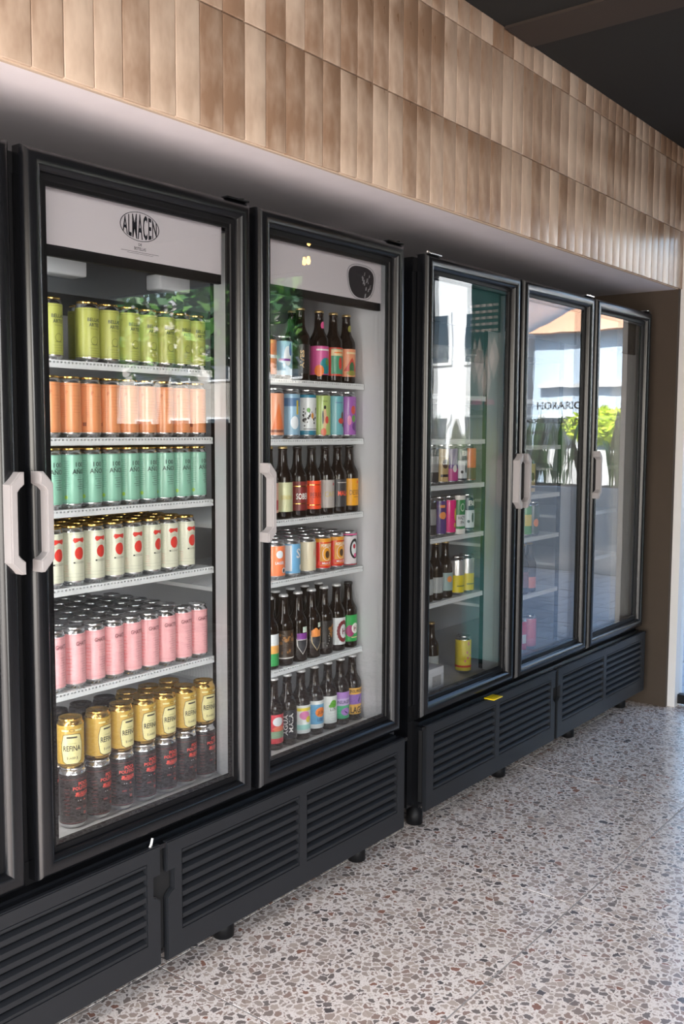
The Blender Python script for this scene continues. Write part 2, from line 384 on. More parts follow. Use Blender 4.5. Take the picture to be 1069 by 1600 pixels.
def panel_mesh(x0, x1, y, z0, z1, wins, notch_l, notch_r):
    # plate with two louvre windows and a notch in one end
    mb = MB(); yb = y+0.014
    xs = sorted({x0, x1} | {w for ww in wins for w in ww}); wz0, wz1 = z0+0.068, z0+0.272
    bm = bmesh.new()
    nz0, nz1, nd = z0+0.178, z0+0.232, 0.022
    outer = [(x0, z0), (x1, z0)]
    if notch_r: outer += [(x1, nz0-0.012), (x1-nd*0.6, nz0), (x1-nd, nz0+0.004), (x1-nd, nz1), (x1, nz1)]
    outer += [(x1, z1), (x0, z1)]
    if notch_l: outer += [(x0, nz1), (x0+nd, nz1), (x0+nd, nz0+0.004), (x0+nd*0.6, nz0), (x0, nz0-0.012)]
    loops = [outer]
    for (a, c) in wins: loops.append([(a, wz0), (c, wz0), (c, wz1), (a, wz1)])
    edges = []
    for lp in loops:
        vs = [bm.verts.new((px, y, pz)) for px, pz in lp]
        edges += [bm.edges.new((vs[i], vs[(i+1) % len(vs)])) for i in range(len(vs))]
    bmesh.ops.triangle_fill(bm, use_beauty=True, use_dissolve=True, edges=edges)
    r = bmesh.ops.extrude_face_region(bm, geom=list(bm.faces))
    for v in [g_ for g_ in r['geom'] if isinstance(g_, bmesh.types.BMVert)]: v.co.y = yb
    bmesh.ops.recalc_face_normals(bm, faces=list(bm.faces))
    sel = [e for e in bm.edges if all(abs(v.co.y-y) < 1e-6 for v in e.verts) and len(e.link_faces) == 2 and e.calc_face_angle(0) > 0.8]
    bmesh.ops.bevel(bm, geom=sel, offset=0.003, segments=2, affect='EDGES')
    me = bpy.data.meshes.new('grille_panel'); bm.to_mesh(me); bm.free(); me.materials.append(grille_m); return me, wz0, wz1

def build_cooler(X0, pitch, w, yo, label, shelves, lit, signs, handles):
    """X0 left edge of first door, yo = front plane, shelves = list per door of z tops"""
    root = empty('drinks_cooler', (X0, yo, 0))
    tag(root, label, 'cooler', 'three-door glass drinks coolers')
    P = lambda mb, name, m, par=root, sharp=None: mb.build(name, m, par, sharp)
    Wt = 2*pitch+w
    xa, xb = -0.025, Wt+0.022
    # cabinet shell: outer black, inner liner
    body = MB()
    body.box(xa, xa+0.03, 0.048, 0.76, 0.095, 2.005); body.box(xb-0.03, xb, 0.048, 0.76, 0.095, 2.005)
    body.box(xa+0.03, xb-0.03, 0.73, 0.76, 0.095, 2.005); body.box(xa+0.03, xb-0.03, 0.048, 0.73, 1.975, 2.005)
    body.box(xa+0.03, xb-0.03, 0.02, 0.73, 0.095, 0.405)
    body.box(xa+0.004, xb-0.004, -0.010, 0.02, 0.386, 0.398)
    P(body, 'cabinet', black)
    lin = MB()
    ia, ib = xa+0.0305, xb-0.0305
    lin.box(ia, ia+0.012, 0.052, 0.725, 0.445, 1.97); lin.box(ib-0.012, ib, 0.052, 0.725, 0.445, 1.97)
    lin.box(ia, ib, 0.712, 0.725, 0.445, 1.97); lin.box(ia, ib, 0.15, 0.712, 1.955, 1.97)
    P(lin, 'liner', liner_m)
    P(MB().box(ia, ib, 0.0485, 0.728, 0.4055, 0.4445), 'cabinet_floor', floor_liner)
    P(MB().box(xa+0.002, xb-0.002, 0.0456, 0.0478, 0.4056, 0.4600), 'sill', blackin)
    P(MB().box(xa+0.002, xb-0.002, 0.0456, 0.0478, 1.9600, 2.0040), 'head_rail', blackin)
    # doors
    for i in range(3):
        x0 = i*pitch; x1 = x0+w
        d = P(frame_sweep(x0, x1, 0.4213, 2.016, PROF), 'door', black, root, 30)
        P(frame_sweep(x0, x1, 0.4213, 2.016, GASK), 'gasket', blackin, d, 30)
        P(MB().box(x0+0.05, x1-0.05, 0.028, 0.043, 0.4713, 1.966), 'glass_pane', door_glass, d)
        hs = handles[i]
        hx = x1-0.004 if hs > 0 else x0+0.004
        put('handle', HM[hs], d, (hx, 0.0, 1.226))
        hz = x0+0.05 if hs > 0 else x1-0.05
        hb = MB(); hb.box(hz-0.04, hz+0.04, 0.004, 0.06, 2.0165, 2.0205); hb.tube((hz+0.028*(-hs), 0.02, 2.0205), (hz+0.028*(-hs), 0.02, 2.027), 0.007, 10)
        P(hb, 'hinge_plate', steel if lit is False else black, d)
    # mullions between doors, pale on their flanks
    for i in (1, 2):
        xm = i*pitch-(pitch-w)/2
        P(MB().bevbox(xm-0.0165, xm+0.0165, 0.055, 0.148, 0.446, 1.954, 0.003), 'mullion', liner_m)
        P(MB().box(xm-0.034, xm+0.034, 0.0490, 0.0545, 0.446, 1.974), 'mullion_cover', blackin)
        P(MB().box(xm-0.0055, xm+0.0055, 0.152, 0.172, 0.446, 1.9), 'pilaster', blackin)
    # led strips behind the posts, facing the goods
    for i in range(3):
        x0 = i*pitch+0.0035+(0.014 if i == 0 else 0)
        P(MB().box(x0, x0+0.008, 0.085, 0.125, 0.56, 1.80), 'led_strip', led_m if lit else leddim_m)
    # header sign boxes
    for i in range(3):
        x0 = i*pitch+0.03; x1 = i*pitch+w-0.058
        sb = P(MB().box(x0, x1, 0.0615, 0.075, 1.806, 1.968), 'sign_frame', blackin)
        if signs: P(MB().box(x0+0.002, x1-0.0005, 0.059, 0.0612, 1.830, 1.954), 'sign_panel', sign_m, sb)
    # evaporator housing below the roof and its lamps
    ev = MB(); ev.prism([(0.16, 1.83), (0.22, 1.765), (Wt-0.25, 1.765), (Wt-0.16, 1.83), (Wt-0.16, 1.95), (0.16, 1.95)], 0.30, 0.70)
    e = P(ev, 'evaporator_housing', mat('evaporator_grey', (0.09, 0.10, 0.11), 0.5))
    for xx in (0.35, 1.05, 1.65):
        P(MB().lathe([(0.0, -0.004), (0.022, -0.004), (0.022, 0.0)], 16, c=(xx, 0.45, 1.7648), cap0=False, cap1=False), 'fan_cover', jamb_m, e)
    if lit:
        for (a, c) in ((0.60, 1.05), (1.29, 1.40)):
            P(MB().bevbox(a, c, 0.24, 0.30, 1.803, 1.845, 0.006), 'lamp_panel', mat('lamp_panel_white', (0.7, 0.74, 0.78), 0.4), e)
    # grille panels with slats
    xm = Wt/2
    for (a, c, nl, nr) in ((0.0, xm-0.010, False, True), (xm+0.010, Wt, True, False)):
        wid = c-a; wins = [(a+0.052, a+wid/2-0.019), (a+wid/2+0.019, c-0.046)]
        me, wz0, wz1 = panel_mesh(a, c, -0.0135, 0.0903, 0.3994, wins, nl, nr)
        gp = put('grille_panel', me, root)
        for (p, q) in wins:
            n_ = 7; step = (wz1-wz0)/n_
            sm = MB(); yy = -0.0125
            sm.prism([(0, 0)], 0, 0) if False else None
            for k in range(n_+1):
                zc = wz0+k*step
                s_ = MB(); hh = 0.0062
                z_lo = max(zc-hh, wz0); z_hi = min(zc+hh, wz1)
                vs = [(p, yy, z_lo), (q, yy, z_lo), (q, yy, z_hi), (p, yy, z_hi), (p, yy+0.012, z_lo+0.006), (q, yy+0.012, z_lo+0.006), (q, yy+0.012, z_hi+0.006), (p, yy+0.012, z_hi+0.006)]
                s_.add(vs, [(0, 1, 2, 3), (7, 6, 5, 4), (0, 4, 5, 1), (3, 2, 6, 7), (0, 3, 7, 4), (1, 5, 6, 2)])
                s_.build('slat', grille_m, gp)
    P(MB().box(0.002, Wt-0.002, 0.004, 0.0195, 0.12, 0.384), 'grille_backing', dark)
    # feet
    for fx in (0.08, 0.70, 1.36, 1.98):
        for fy in (0.085, 0.66):
            P(MB().lathe([(0.026, 0.0), (0.030, 0.003), (0.030, 0.05), (0.022, 0.056), (0.022, 0.0945)], 18, c=(fx, fy, 0)), 'foot', blackin)
    # shelves
    for i, zs in enumerate(shelves):
        x0 = i*pitch+0.022; x1 = i*pitch+w-(0.006 if i < 2 else 0.024)
        for z in zs:
            sh = MB(); sh.box(x0, x1, 0.150, 0.1525, z-0.0032, z); sh.box(x0, x1, 0.150, 0.1535, z-0.0185, z-0.0075)
            sh.box(x0, x1, 0.695, 0.699, z-0.008, z); sh.box(x0, x0+0.003, 0.150, 0.699, z-0.012, z); sh.box(x1-0.003, x1, 0.150, 0.699, z-0.012, z)
            so = P(sh, 'shelf', shelf_m)
            wi = MB(); xx = x0+0.002
            while xx < x1-0.004:
                wi.box(xx, xx+0.0048, 0.1508, 0.697, z-0.0076, z-0.0004); xx += 0.0105
            tag(P(wi, 'shelf_wires', shelf_m, so), kind='stuff')
            br = MB(); br.tube((x1-0.004, 0.16, z-0.012), (x1-0.004, 0.60, z-0.035), 0.003, 6); br.tube((x1-0.004, 0.60, z-0.035), (x1-0.004, 0.70, z-0.008), 0.003, 6)
            P(br, 'bracket', shelf_m, so)
    return root
ZA = [[1.586, 1.403, 1.231, 1.042, 0.787], [1.586, 1.403, 1.231, 1.042, 0.787], [1.576, 1.396, 1.152, 0.968, 0.693]]
ZB = [[1.56, 1.39, 1.217, 1.018, 0.773], [1.56, 1.36, 1.143, 0.956, 0.703], [1.50, 1.25, 1.028, 0.800]]
CA = build_cooler(0.0, 0.715, 0.686, 0.0, 'black three-door cooler with white header signs and bright full shelves', ZA, True, True, (1, -1, -1))
CB = build_cooler(2.2706, 0.6937, 0.6658, 0.0176, 'black three-door cooler with dim shelves standing against the brown end wall', ZB, False, False, (1, -1, -1))

# sign artwork (children of the sign panels)
panels = [o for o in CA.children if o.name.startswith('sign_frame')]
panels.sort(key=lambda o: o.data.vertices[0].co.x)
sp1 = [c for c in panels[1].children][0]; sp2 = [c for c in panels[2].children][0]
def ring(mb, cx, cz, ax, az, t, y, seg=48):
    vs = []
    for k in range(seg):
        a = 2*PI*k/seg
        for q in (1.0, 1.0-t): vs.append((cx+ax*q*math.cos(a), y, cz+az*q*math.sin(a)))
    mb.add(vs, [(2*k, 2*((k+1) % seg), 2*((k+1) % seg)+1, 2*k+1) for k in range(seg)])
lg = MB(); LX, LZ, LY = 1.0685, 1.9085, 0.0586
ring(lg, LX, LZ, 0.0605, 0.0345, 0.04, LY)
v, f, w_, h_ = text2d('ALMACEN', 0.022, 1.12)
vv = []
for (a, c) in v:
    u = a/(w_/2)*0.93; s_ = math.sqrt(max(0.02, 1-(u*0.93)**2)); vv.append((LX+u*0.0565, LY, LZ+c/(h_/2)*0.0305*s_))
lg.add(vv, f)
for s_, sz, zc, wd in (('DE', 0.006, 1.8665, None), ('BOTELLAS', 0.0075, 1.8565, 0.036)):
    v, f = flat_text(s_, sz, 0.01, 1.0, wd); lg.add([(LX+a, LY, zc+c) for a, c in v], f)
lg.box(LX-0.058, LX+0.058, LY, LY+0.0003, 1.8478, 1.8486); lg.box(LX-0.040, LX+0.040, LY, LY+0.0003, 1.8440, 1.8447)
lg.build('lettering', ink, sp1)
bl = MB(); bx, bz = 1.952, 1.884
def blob(k, s=1.0):
    a = 2*PI*k/40; e = 1+0.0*math.cos(a)
    X = math.copysign(abs(math.cos(a))**0.75, math.cos(a)); Z = math.copysign(abs(math.sin(a))**0.75, math.sin(a))
    return (bx+0.064*s*X*(1+0.16*Z), LY+0.0002, bz+0.049*s*Z)
bl.add([blob(k) for k in range(40)], [tuple(range(40))])
bl.build('emblem', ink, sp2)
br_ = MB(); vs = []
for k in range(40): vs += [blob(k, 1.06), blob(k, 1.12)]
br_.add([(p[0], LY-0.0002, p[2]) for p in vs], [(2*k, 2*((k+1) % 40), 2*((k+1) % 40)+1, 2*k+1) for k in range(40)])
rng = random.Random(3)
for k in range(16):
    cx, cz = bx+0.022+rng.uniform(-.018, .034), bz-0.012+rng.uniform(-.03, .04); q = rng.uniform(.002, .006)
    br_.add([(cx-q, LY-0.0004, cz-q*1.4), (cx+q*0.6, LY-0.0004, cz-q), (cx+q, LY-0.0004, cz+q*1.5), (cx-q*0.3, LY-0.0004, cz+q)], [(0, 1, 2, 3)])
br_.build('emblem_outline', mat('emblem_grey', srgb(150, 150, 155), 0.5), sp2)

# ------------------------------------------------------------------ cans and bottles
def wrap(mb, pts, faces, rad, mi, ang0=0.0):
    vs = []
    for (u, z) in pts:
        a = u/rad+ang0; vs.append((rad*math.sin(a), -rad*math.cos(a), z))
    mb.add(vs, faces, mi)
def wrap_rect(mb, rad, u0, u1, z0, z1, mi):
    nseg = max(1, int(math.ceil(abs(u1-u0)/rad/0.08)))
    pts = []; fs = []
    for k in range(nseg+1):
        u = u0+(u1-u0)*k/nseg; pts += [(u, z0), (u, z1)]
        if k: fs.append((2*k-2, 2*k, 2*k+1, 2*k-1))
    wrap(mb, pts, fs, rad, mi)
def wrap_poly(mb, rad, poly, mi):
    ua = min(p[0] for p in poly); ub = max(p[0] for p in poly); k = len(poly)
    cols = sorted({p[0] for p in poly if ua < p[0] < ub} | {ua+(ub-ua)*1e-4, ub-(ub-ua)*1e-4} | {ua+(ub-ua)*j/max(2, int((ub-ua)/0.002)) for j in range(1, max(2, int((ub-ua)/0.002)))})
    us = [cols[0]]
    for c in cols[1:]:
        if c-us[-1] > (ub-ua)*0.02 or c == cols[-1]: us.append(c)
    pts = []
    for u in us:
        zs = []
        for j in range(k):
            (u0, z0), (u1, z1) = poly[j], poly[(j+1) % k]
            if (u0 <= u <= u1 or u1 <= u <= u0) and abs(u1-u0) > 1e-9: zs.append(z0+(z1-z0)*(u-u0)/(u1-u0))
        if not zs: zs = [pts[-1][1] if pts else poly[0][1]]
        pts += [(u, min(zs)), (u, max(zs))]
    wrap(mb, pts, [(2*j, 2*j+2, 2*j+3, 2*j+1) for j in range(len(us)-1)], rad, mi)
def ell(u, z, a, c, n_=20, rot=0): return [(u+a*math.cos(2*PI*k/n_+rot), z+c*math.sin(2*PI*k/n_+rot)) for k in range(n_)]
def wrap_text(mb, rad, s, u, z, size, mi, bold=0.0, width=None, rot=False):
    v, f = flat_text(s, size, bold, 1.0, width)
    if rot: v = [(-b_, a_) for a_, b_ in v]
    wrap(mb, [(a+u, c+z) for a, c in v], f, rad, mi)
def rim_profile(r, h, rl):
    return [(r*0.76, 0.0), (r*0.80, 0.0015), (r*0.985, 0.0085), (r, 0.0125), (r, h-0.019), (r*0.985, h-0.0155), (rl, h-0.0045)]
def can_body(r, h, m_body, metal_base=True):
    rl = r*0.86
    mb = MB(); mb.lathe(rim_profile(r, h, rl), 28, mats=[1, 1, 1, 0, 0, 1 if metal_base else 0], cap1=True)
    return mb
def can_lid(r, h, m):
    rl = r*0.86
    mb = MB(); mb.lathe([(rl, h-0.0045), (rl*1.02, h-0.0012), (rl*1.0, h), (rl*0.94, h-0.0004), (rl*0.92, h-0.0035), (0.001, h-0.0035)], 28, cap0=False, cap1=False)
    mb.box(-0.007, 0.007, -0.010, 0.010, h-0.0034, h-0.0024)
    return mb.mesh('lid', m)
def cmat(name, rgb, rough=0.32, metal=0.0): return mat('print_'+name, srgb(*rgb), rough, metal)
KIND = {}
def define(key, body_me, parts, cat): KIND[key] = (body_me, parts, cat)
TURN = {}
def turned(me, rz):
    k = (me.name, round(rz/R(6)))
    if k[1] == 0: return me
    if k not in TURN:
        c = me.copy(); c.transform(Matrix.Rotation(k[1]*R(6), 4, 'Z')); TURN[k] = c
    return TURN[k]
ORD = ['first', 'second', 'third', 'fourth', 'fifth', 'sixth', 'seventh', 'eighth', 'ninth']
def place(key, name, label, group, x, y, z, rz=0.0, tilt=(0, 0)):
    me, parts, cat = KIND[key]
    o = put(name, me, None, (x, y, z), (tilt[0], tilt[1], 0))
    tag(o, label, cat, group)
    for pn, pm in parts: put(pn, turned(pm, rz), o)
    return o
# draw(mb-list): art items -> ('rect',u0,u1,z0,z1,col) ('poly',pts,col) ('ell',u,z,a,c,col) ('text',s,u,z,size,col[,bold,width,rot])
def art_mesh(rad, items, name='print'):
    mb = MB(); mats = []
    def mi(c):
        if c not in mats: mats.append(c)
        return mats.index(c)
    lay = 0
    for it in items:
        lay += 1; rr = rad+0.00022+0.00004*lay
        if it[0] == 'rect': wrap_rect(mb, rr, *it[1:5], mi(it[5]))
        elif it[0] == 'poly': wrap_poly(mb, rr, it[1], mi(it[2]))
        elif it[0] == 'ell': wrap_poly(mb, rr, ell(*it[1:5]), mi(it[5]))
        elif it[0] == 'text':
            wrap_text(mb, rr+0.0003, it[1], it[2], it[3], it[4], mi(it[5]), it[6] if len(it) > 6 else 0.0, it[7] if len(it) > 7 else None, it[8] if len(it) > 8 else False)
    return mb.mesh(name, mats)
def can_kind(key, r, h, col, items, lid=None, rough=0.23, metal=0.0, cat='can', neck=None):
    m = cmat(key, col, rough, metal)
    parts = [('lid', can_lid(r, h, lid or steel))]
    if items: parts.append(('print', art_mesh(r, items)))
    define(key, can_body(r, h, m).mesh('can', [m, neck or steel]), parts, cat)
SR, SH = 0.0292, 0.147
dk = cmat('dark_ink', (48, 62, 60)); dk2 = cmat('black_ink', (24, 22, 26)); red = cmat('coral_red', (214, 66, 58), 0.25); white = cmat('white_ink', (232, 230, 226))
def lines(u, z, wd, n_, step, col, th=0.0006):
    return [('rect', u-wd/2*(1-0.25*(k % 3)), u+wd/2*(1-0.18*((k+1) % 3)), z-k*step, z-k*step+th, col) for k in range(n_)]
gdk = cmat('olive_ink', (110, 116, 62))
can_kind('bellas', SR, SH, (176, 182, 92), [('text', 'BELLAS', 0, 0.103, 0.0085, dk, 0.012, 0.036), ('text', 'ARTES', 0, 0.0905, 0.0085, dk, 0.012, 0.029), ('text', 'PALE ALE', 0, 0.081, 0.003, gdk, 0, 0.02)]
         + [('ell', 0, 0.052, 0.010, 0.0105, gdk), ('ell', 0, 0.0525, 0.0088, 0.009, cmat('bellas', (176, 182, 92))), ('rect', -0.010, 0.010, 0.042, 0.0432, gdk)] + lines(0, 0.034, 0.03, 3, 0.006, gdk) + [('rect', -0.09, 0.09, 0.126, 0.1266, gdk), ('rect', -0.09, 0.09, 0.016, 0.0166, gdk)], gold)
ork = cmat('rust_ink', (190, 104, 62))
can_kind('orange', SR, SH, (228, 152, 104), [('text', 'P', -0.020, 0.108, 0.009, ork, 0.01)] + [('poly', [(0.006*math.cos(a)+0.012*math.cos(a+.1), 0.075+0.02*math.sin(a)) for a in (0, .3, .6)], ork)]
         + lines(0.004, 0.100, 0.036, 6, 0.008, ork) + lines(-0.03, 0.09, 0.018, 9, 0.005, ork) + [('rect', -0.045, -0.036, 0.028, 0.037, cmat('brown_block', (150, 90, 66))), ('rect', -0.09, 0.09, 0.124, 0.1248, ork), ('rect', -0.09, 0.09, 0.016, 0.0166, ork)], gold)
lime = cmat('lime_dot', (150, 190, 70)); tdk = cmat('teal_ink', (70, 124, 112))
can_kind('mint', SR, SH, (140, 194, 172), [('text', '100', 0.001, 0.107, 0.0115, dk, 0.008, 0.024), ('text', 'A\u00d1OS', 0.001, 0.0915, 0.0150, dk, 0.012, 0.042)]
         + lines(0.004, 0.080, 0.036, 2, 0.004, tdk) + lines(0.004, 0.070, 0.022, 5, 0.0055, dk, 0.001) + lines(-0.034, 0.115, 0.014, 14, 0.005, tdk, 0.0008) + [('ell', -0.036, 0.028, 0.0042, 0.0048, lime), ('rect', -0.09, 0.09, 0.13, 0.1306, tdk), ('rect', -0.09, 0.09, 0.015, 0.0156, tdk)], gold)
pdk = cmat('faded_ink', (150, 160, 146)); band = [(-0.017, 0.112), (-0.012, 0.105), (0, 0.110), (0.012, 0.105), (0.017, 0.112), (0.014, 0.118), (0, 0.1165), (-0.014, 0.118)]
can_kind('cream', SR, SH, (214, 216, 196), [('poly', band, red), ('ell', 0, 0.080, 0.0125, 0.0155, red)] + [('rect', -0.015, 0.015, 0.0555, 0.0562, dk2), ('rect', -0.015, 0.015, 0.0585, 0.0592, dk2), ('rect', -0.016, -0.0115, 0.0555, 0.0592, dk2)]
         + lines(-0.034, 0.105, 0.014, 16, 0.004, pdk, 0.0005) + lines(-0.034, 0.05, 0.012, 6, 0.005, cmat('pale_red', (216, 150, 140)), 0.0008) + lines(0, 0.1, 0.03, 2, 0.003, pdk) + [('rect', -0.09, 0.09, 0.127, 0.1275, pdk), ('rect', -0.09, 0.09, 0.022, 0.0225, pdk), ('rect', -0.09, 0.09, 0.03, 0.0305, pdk)], gold)
pkl = cmat('rose_ink', (204, 128, 130)); plum = cmat('plum_ink', (98, 36, 48))
can_kind('pink', SR, 0.152, (236, 176, 180), [('text', 'GHATTO', 0.002, 0.112, 0.0105, plum, 0.012, 0.041)] + lines(0.002, 0.098, 0.034, 2, 0.005, pkl) + lines(0.006, 0.085, 0.026, 9, 0.0062, cmat('mauve_ink', (176, 112, 118)), 0.0009)
         + lines(-0.036, 0.1, 0.016, 8, 0.009, cmat('coral_ink', (226, 104, 104)), 0.0012) + [('rect', -0.09, 0.09, 0.132, 0.1327, pkl), ('rect', -0.09, 0.09, 0.02, 0.0207, pkl)], steel)
# bottom shelf cans: dark tall can and gold can stacked on it
PR, PH = 0.0335, 0.152
rk = cmat('neon_red', (236, 84, 72), 0.35)
can_kind('poca', PR, PH, (26, 21, 25), [('text', 'POCA', 0.004, 0.113, 0.0095, rk, 0.03, 0.030), ('text', 'POLITICA', 0, 0.102, 0.0085, rk, 0.03, 0.050), ('ell', 0.001, 0.0845, 0.021, 0.0052, rk), ('rect', -0.018, 0.019, 0.085, 0.092, rk), ('text', 'MUCHA', 0.001, 0.0895, 0.005, cmat('poca', (26, 21, 25)), 0.02, 0.024), ('text', 'CERVEZA', 0.001, 0.083, 0.005, cmat('poca', (26, 21, 25)), 0.02, 0.034)]
         + [('ell', -0.012+0.006*k, 0.071, 0.0011, 0.0011, white) for k in range(2)] + [('poly', [(0.002, 0.0695), (0.010, 0.0695), (0.006, 0.0735)], rk)]
         + [('rect', -0.018, -0.006, 0.050, 0.054, cmat('dim_red', (140, 54, 52))), ('text', 'XX', 0.006, 0.052, 0.006, cmat('dim_red', (140, 54, 52)), 0.02), ('text', '22', 0.006, 0.038, 0.006, rk, 0.02)]
         + lines(-0.04, 0.1, 0.016, 8, 0.009, cmat('dim_red', (140, 54, 52)), 0.001) + [('rect', -0.1, 0.1, 0.125, 0.1258, cmat('dim_red', (140, 54, 52))), ('rect', -0.1, 0.1, 0.016, 0.0168, cmat('dim_red', (140, 54, 52)))], steel, 0.38)
lab = [(-0.016, 0.020), (-0.010, 0.014), (0.010, 0.014), (0.016, 0.020), (0.0185, 0.045), (0.0185, 0.062), (0.015, 0.084), (0.006, 0.0865), (-0.006, 0.0865), (-0.015, 0.084), (-0.0185, 0.062), (-0.0185, 0.045)]
lab = [(x_*1.38, z_) for x_, z_ in lab]
lab2 = [(x_*1.05, 0.05+(z_-0.05)*1.035) for x_, z_ in lab]
yk = cmat('pale_yellow', (226, 218, 158))
can_kind('refina', 0.0325, 0.123, (196, 160, 66), [('poly', lab2, dk2), ('poly', lab, yk), ('rect', -0.013, 0.013, 0.077, 0.081, dk2), ('text', 'REFINA', 0, 0.052, 0.0135, dk2, 0.018, 0.043), ('text', 'CERVEZA', 0, 0.064, 0.003, gdk, 0, 0.02), ('text', 'LAGER', 0, 0.028, 0.005, dk2, 0.01, 0.017), ('text', 'I', -0.012, 0.028, 0.007, dk2, 0.03), ('text', 'I', 0.012, 0.028, 0.007, dk2, 0.03)]
         + [('ell', 0, 0.0965, 0.006, 0.004, dk2), ('ell', 0, 0.0965, 0.005, 0.003, cmat('refina', (196, 160, 66))), ('rect', -0.026, -0.008, 0.094, 0.0985, yk), ('rect', 0.008, 0.026, 0.094, 0.0985, yk)], gold, 0.22, 0.75, neck=gold)
can_kind('darkcan', 0.0325, 0.123, (26, 26, 32), [], blacklid, neck=blacklid)

def jx(a): return random.uniform(-a, a)
P0 = 0.186
# shelf 1: green
gr = 'olive green slim cans'
for i, xx in enumerate((0.900, 1.006, 1.069, 1.133, 1.194, 1.251, 1.308, 1.364)): place('bellas', 'slim_can', 'olive green slim can, front row, %s from the grey mullion' % ORD[7-i], gr, xx, P0+jx(.002), ZA[1][0], R(2)+jx(.10))
for i, xx in enumerate((0.945, 1.04, 1.17, 1.30)): place('bellas', 'slim_can', 'olive green slim can behind the front row, %s from the grey mullion' % ORD[3-i], gr, xx, P0+0.075+jx(.003), ZA[1][0], jx(1.5)+1.2)
def rows(key, lb, gr, z, nrow, x0=0.8885, n_=9, pitch=0.0594, amp=0.3, dy=0.0603, lastrow=None):
    for r in range(nrow):
        for i in range(n_):
            if r and lastrow and i >= lastrow(r): continue
            place(key, 'slim_can', '%s, %s row, %s from the grey mullion' % (lb, 'front' if r == 0 else ORD[r], ORD[n_-1-i]), gr, x0+pitch*i+(jx(.0001)), P0+dy*r+jx(.0002), z, R(4)+jx(amp) if r == 0 else jx(.5))
rows('orange', 'peach orange slim can', 'peach orange slim cans', ZA[1][1], 2)
rows('mint', 'mint green slim can', 'mint green slim cans', ZA[1][2], 4, amp=0.18)
rows('cream', 'cream slim can with red oval', 'cream slim cans', ZA[1][3], 6, x0=0.888, n_=8, pitch=0.0615, dy=0.061, amp=0.12)
rows('pink', 'pink slim can', 'pink slim cans', ZA[1][4], 9, amp=0.2, lastrow=lambda r: 8 if r < 6 else 7)
zf = 0.4446
for i, xx in enumerate((0.925, 0.9995, 1.0755, 1.149, 1.2225, 1.2955, 1.367)):
    yy = 0.168
    place('poca', 'tall_can', 'black tall can with red lettering under a gold can, front row, %s from the mullion' % ORD[6-i], 'black tall cans', xx, yy, zf, R(6)+jx(.18))
    place('refina', 'gold_can', 'gold can with pale yellow label, front row, %s from the mullion' % ORD[6-i], 'gold beer cans', xx+(-0.004, 0.003, 0, 0.002, -0.001, 0.001, 0.002)[i], yy, zf+PH+0.0002, (R(-28), R(14), R(8), R(2), R(0), R(-2), R(-4))[i])
for i, xx in enumerate((0.935, 1.01, 1.085, 1.16, 1.235, 1.31)):
    yy = 0.245
    place('poca', 'tall_can', 'black tall can with red lettering, back row, %s from the mullion' % ORD[5-i], 'black tall cans', xx, yy, zf, jx(1.5))
    if i < 3: place('darkcan', 'dark_can', 'plain black can behind the gold cans, %s from the mullion' % ORD[5-i], 'plain black cans', xx, yy, zf+PH+0.0002, jx(1))
    else: place('refina', 'gold_can', 'gold can with pale yellow label, back row, %s from the mullion' % ORD[5-i], 'gold beer cans', xx, yy, zf+PH+0.0002, jx(1))

# bottles
amber = mat('brown_bottle_glass', (0.009, 0.0045, 0.003), 0.06, 0.0, spec=0.38)
capm = mat('crown_cap_white', (0.72, 0.72, 0.72), 0.35, 0.3); capg = mat('crown_cap_gold', (0.62, 0.44, 0.2), 0.3, 0.8); capk = mat('crown_cap_black', (0.02, 0.02, 0.02), 0.4)
def bottle_mesh(r, h):
    pr = [(r*0.82, 0), (r*0.97, 0.003), (r, 0.008), (r, h*0.56), (r*0.96, h*0.605), (r*0.80, h*0.65), (r*0.60, h*0.70), (r*0.50, h*0.755), (r*0.46, h*0.86), (r*0.43, h*0.94), (r*0.47, h*0.945), (r*0.47, h*0.96), (r*0.42, h*0.965), (r*0.42, h*0.985)]
    return MB().lathe(pr, 24).mesh('bottle', amber)
def cap_mesh(r, h, m):
    return MB().lathe([(r*0.47, h*0.966), (r*0.495, h*0.970), (r*0.47, h*0.990), (r*0.40, h*1.0), (0.001, h*1.0)], 20, cap1=False).mesh('cap', m)
BM = {}
def bottle(key, r, h, items, cap=None, neck=None):
    bm = BM.setdefault((r, h), bottle_mesh(r, h))
    parts = [('cap', cap_mesh(r, h, cap or capm))]
    if items: parts.append(('label_paper', art_mesh(r, items, 'label_paper')))
    if neck: parts.append(('neck_label', art_mesh(r*0.50, neck, 'neck_label')))
    define(key, bm, parts, 'bottle')
BR, BH = 0.0310, 0.222
def lblrect(col, z0=0.022, z1=0.112, w_=0.062): return ('rect', -w_, w_, z0, z1, col)
C = cmat
W2 = 0.052
# --- door three of the lit cooler (x origin after the second mullion)
bottle('aves', BR, 0.225, [lblrect(C('aves_black', (26, 24, 24))), ('text', 'AVES', 0.006, 0.066, 0.013, C('tan', (206, 170, 116)), 0.02, 0.055, True)], capg)
bottle('sunny', BR, 0.225, [lblrect(C('orange_art', (232, 120, 40))), ('rect', -.062, .062, .095, .112, C('cream_paper', (230, 206, 160))), ('poly', ell(0.01, .06, .014, .02, 9), dk2), ('ell', -0.012, .035, .006, .007, white)], capg)
bottle('tropic', BR, 0.225, [lblrect(C('magenta_art', (206, 86, 150))), ('ell', .004, .05, .022, .026, C('teal_art', (30, 130, 140))), ('ell', -.02, .035, .016, .018, C('orange_art', (232, 120, 40))), ('ell', .012, .062, .01, .012, C('leaf_green', (96, 150, 70))), ('rect', -.03, .03, .098, .103, white)], capg, [('ell', 0.004, .178, .009, .012, C('hot_pink', (230, 90, 150)))])
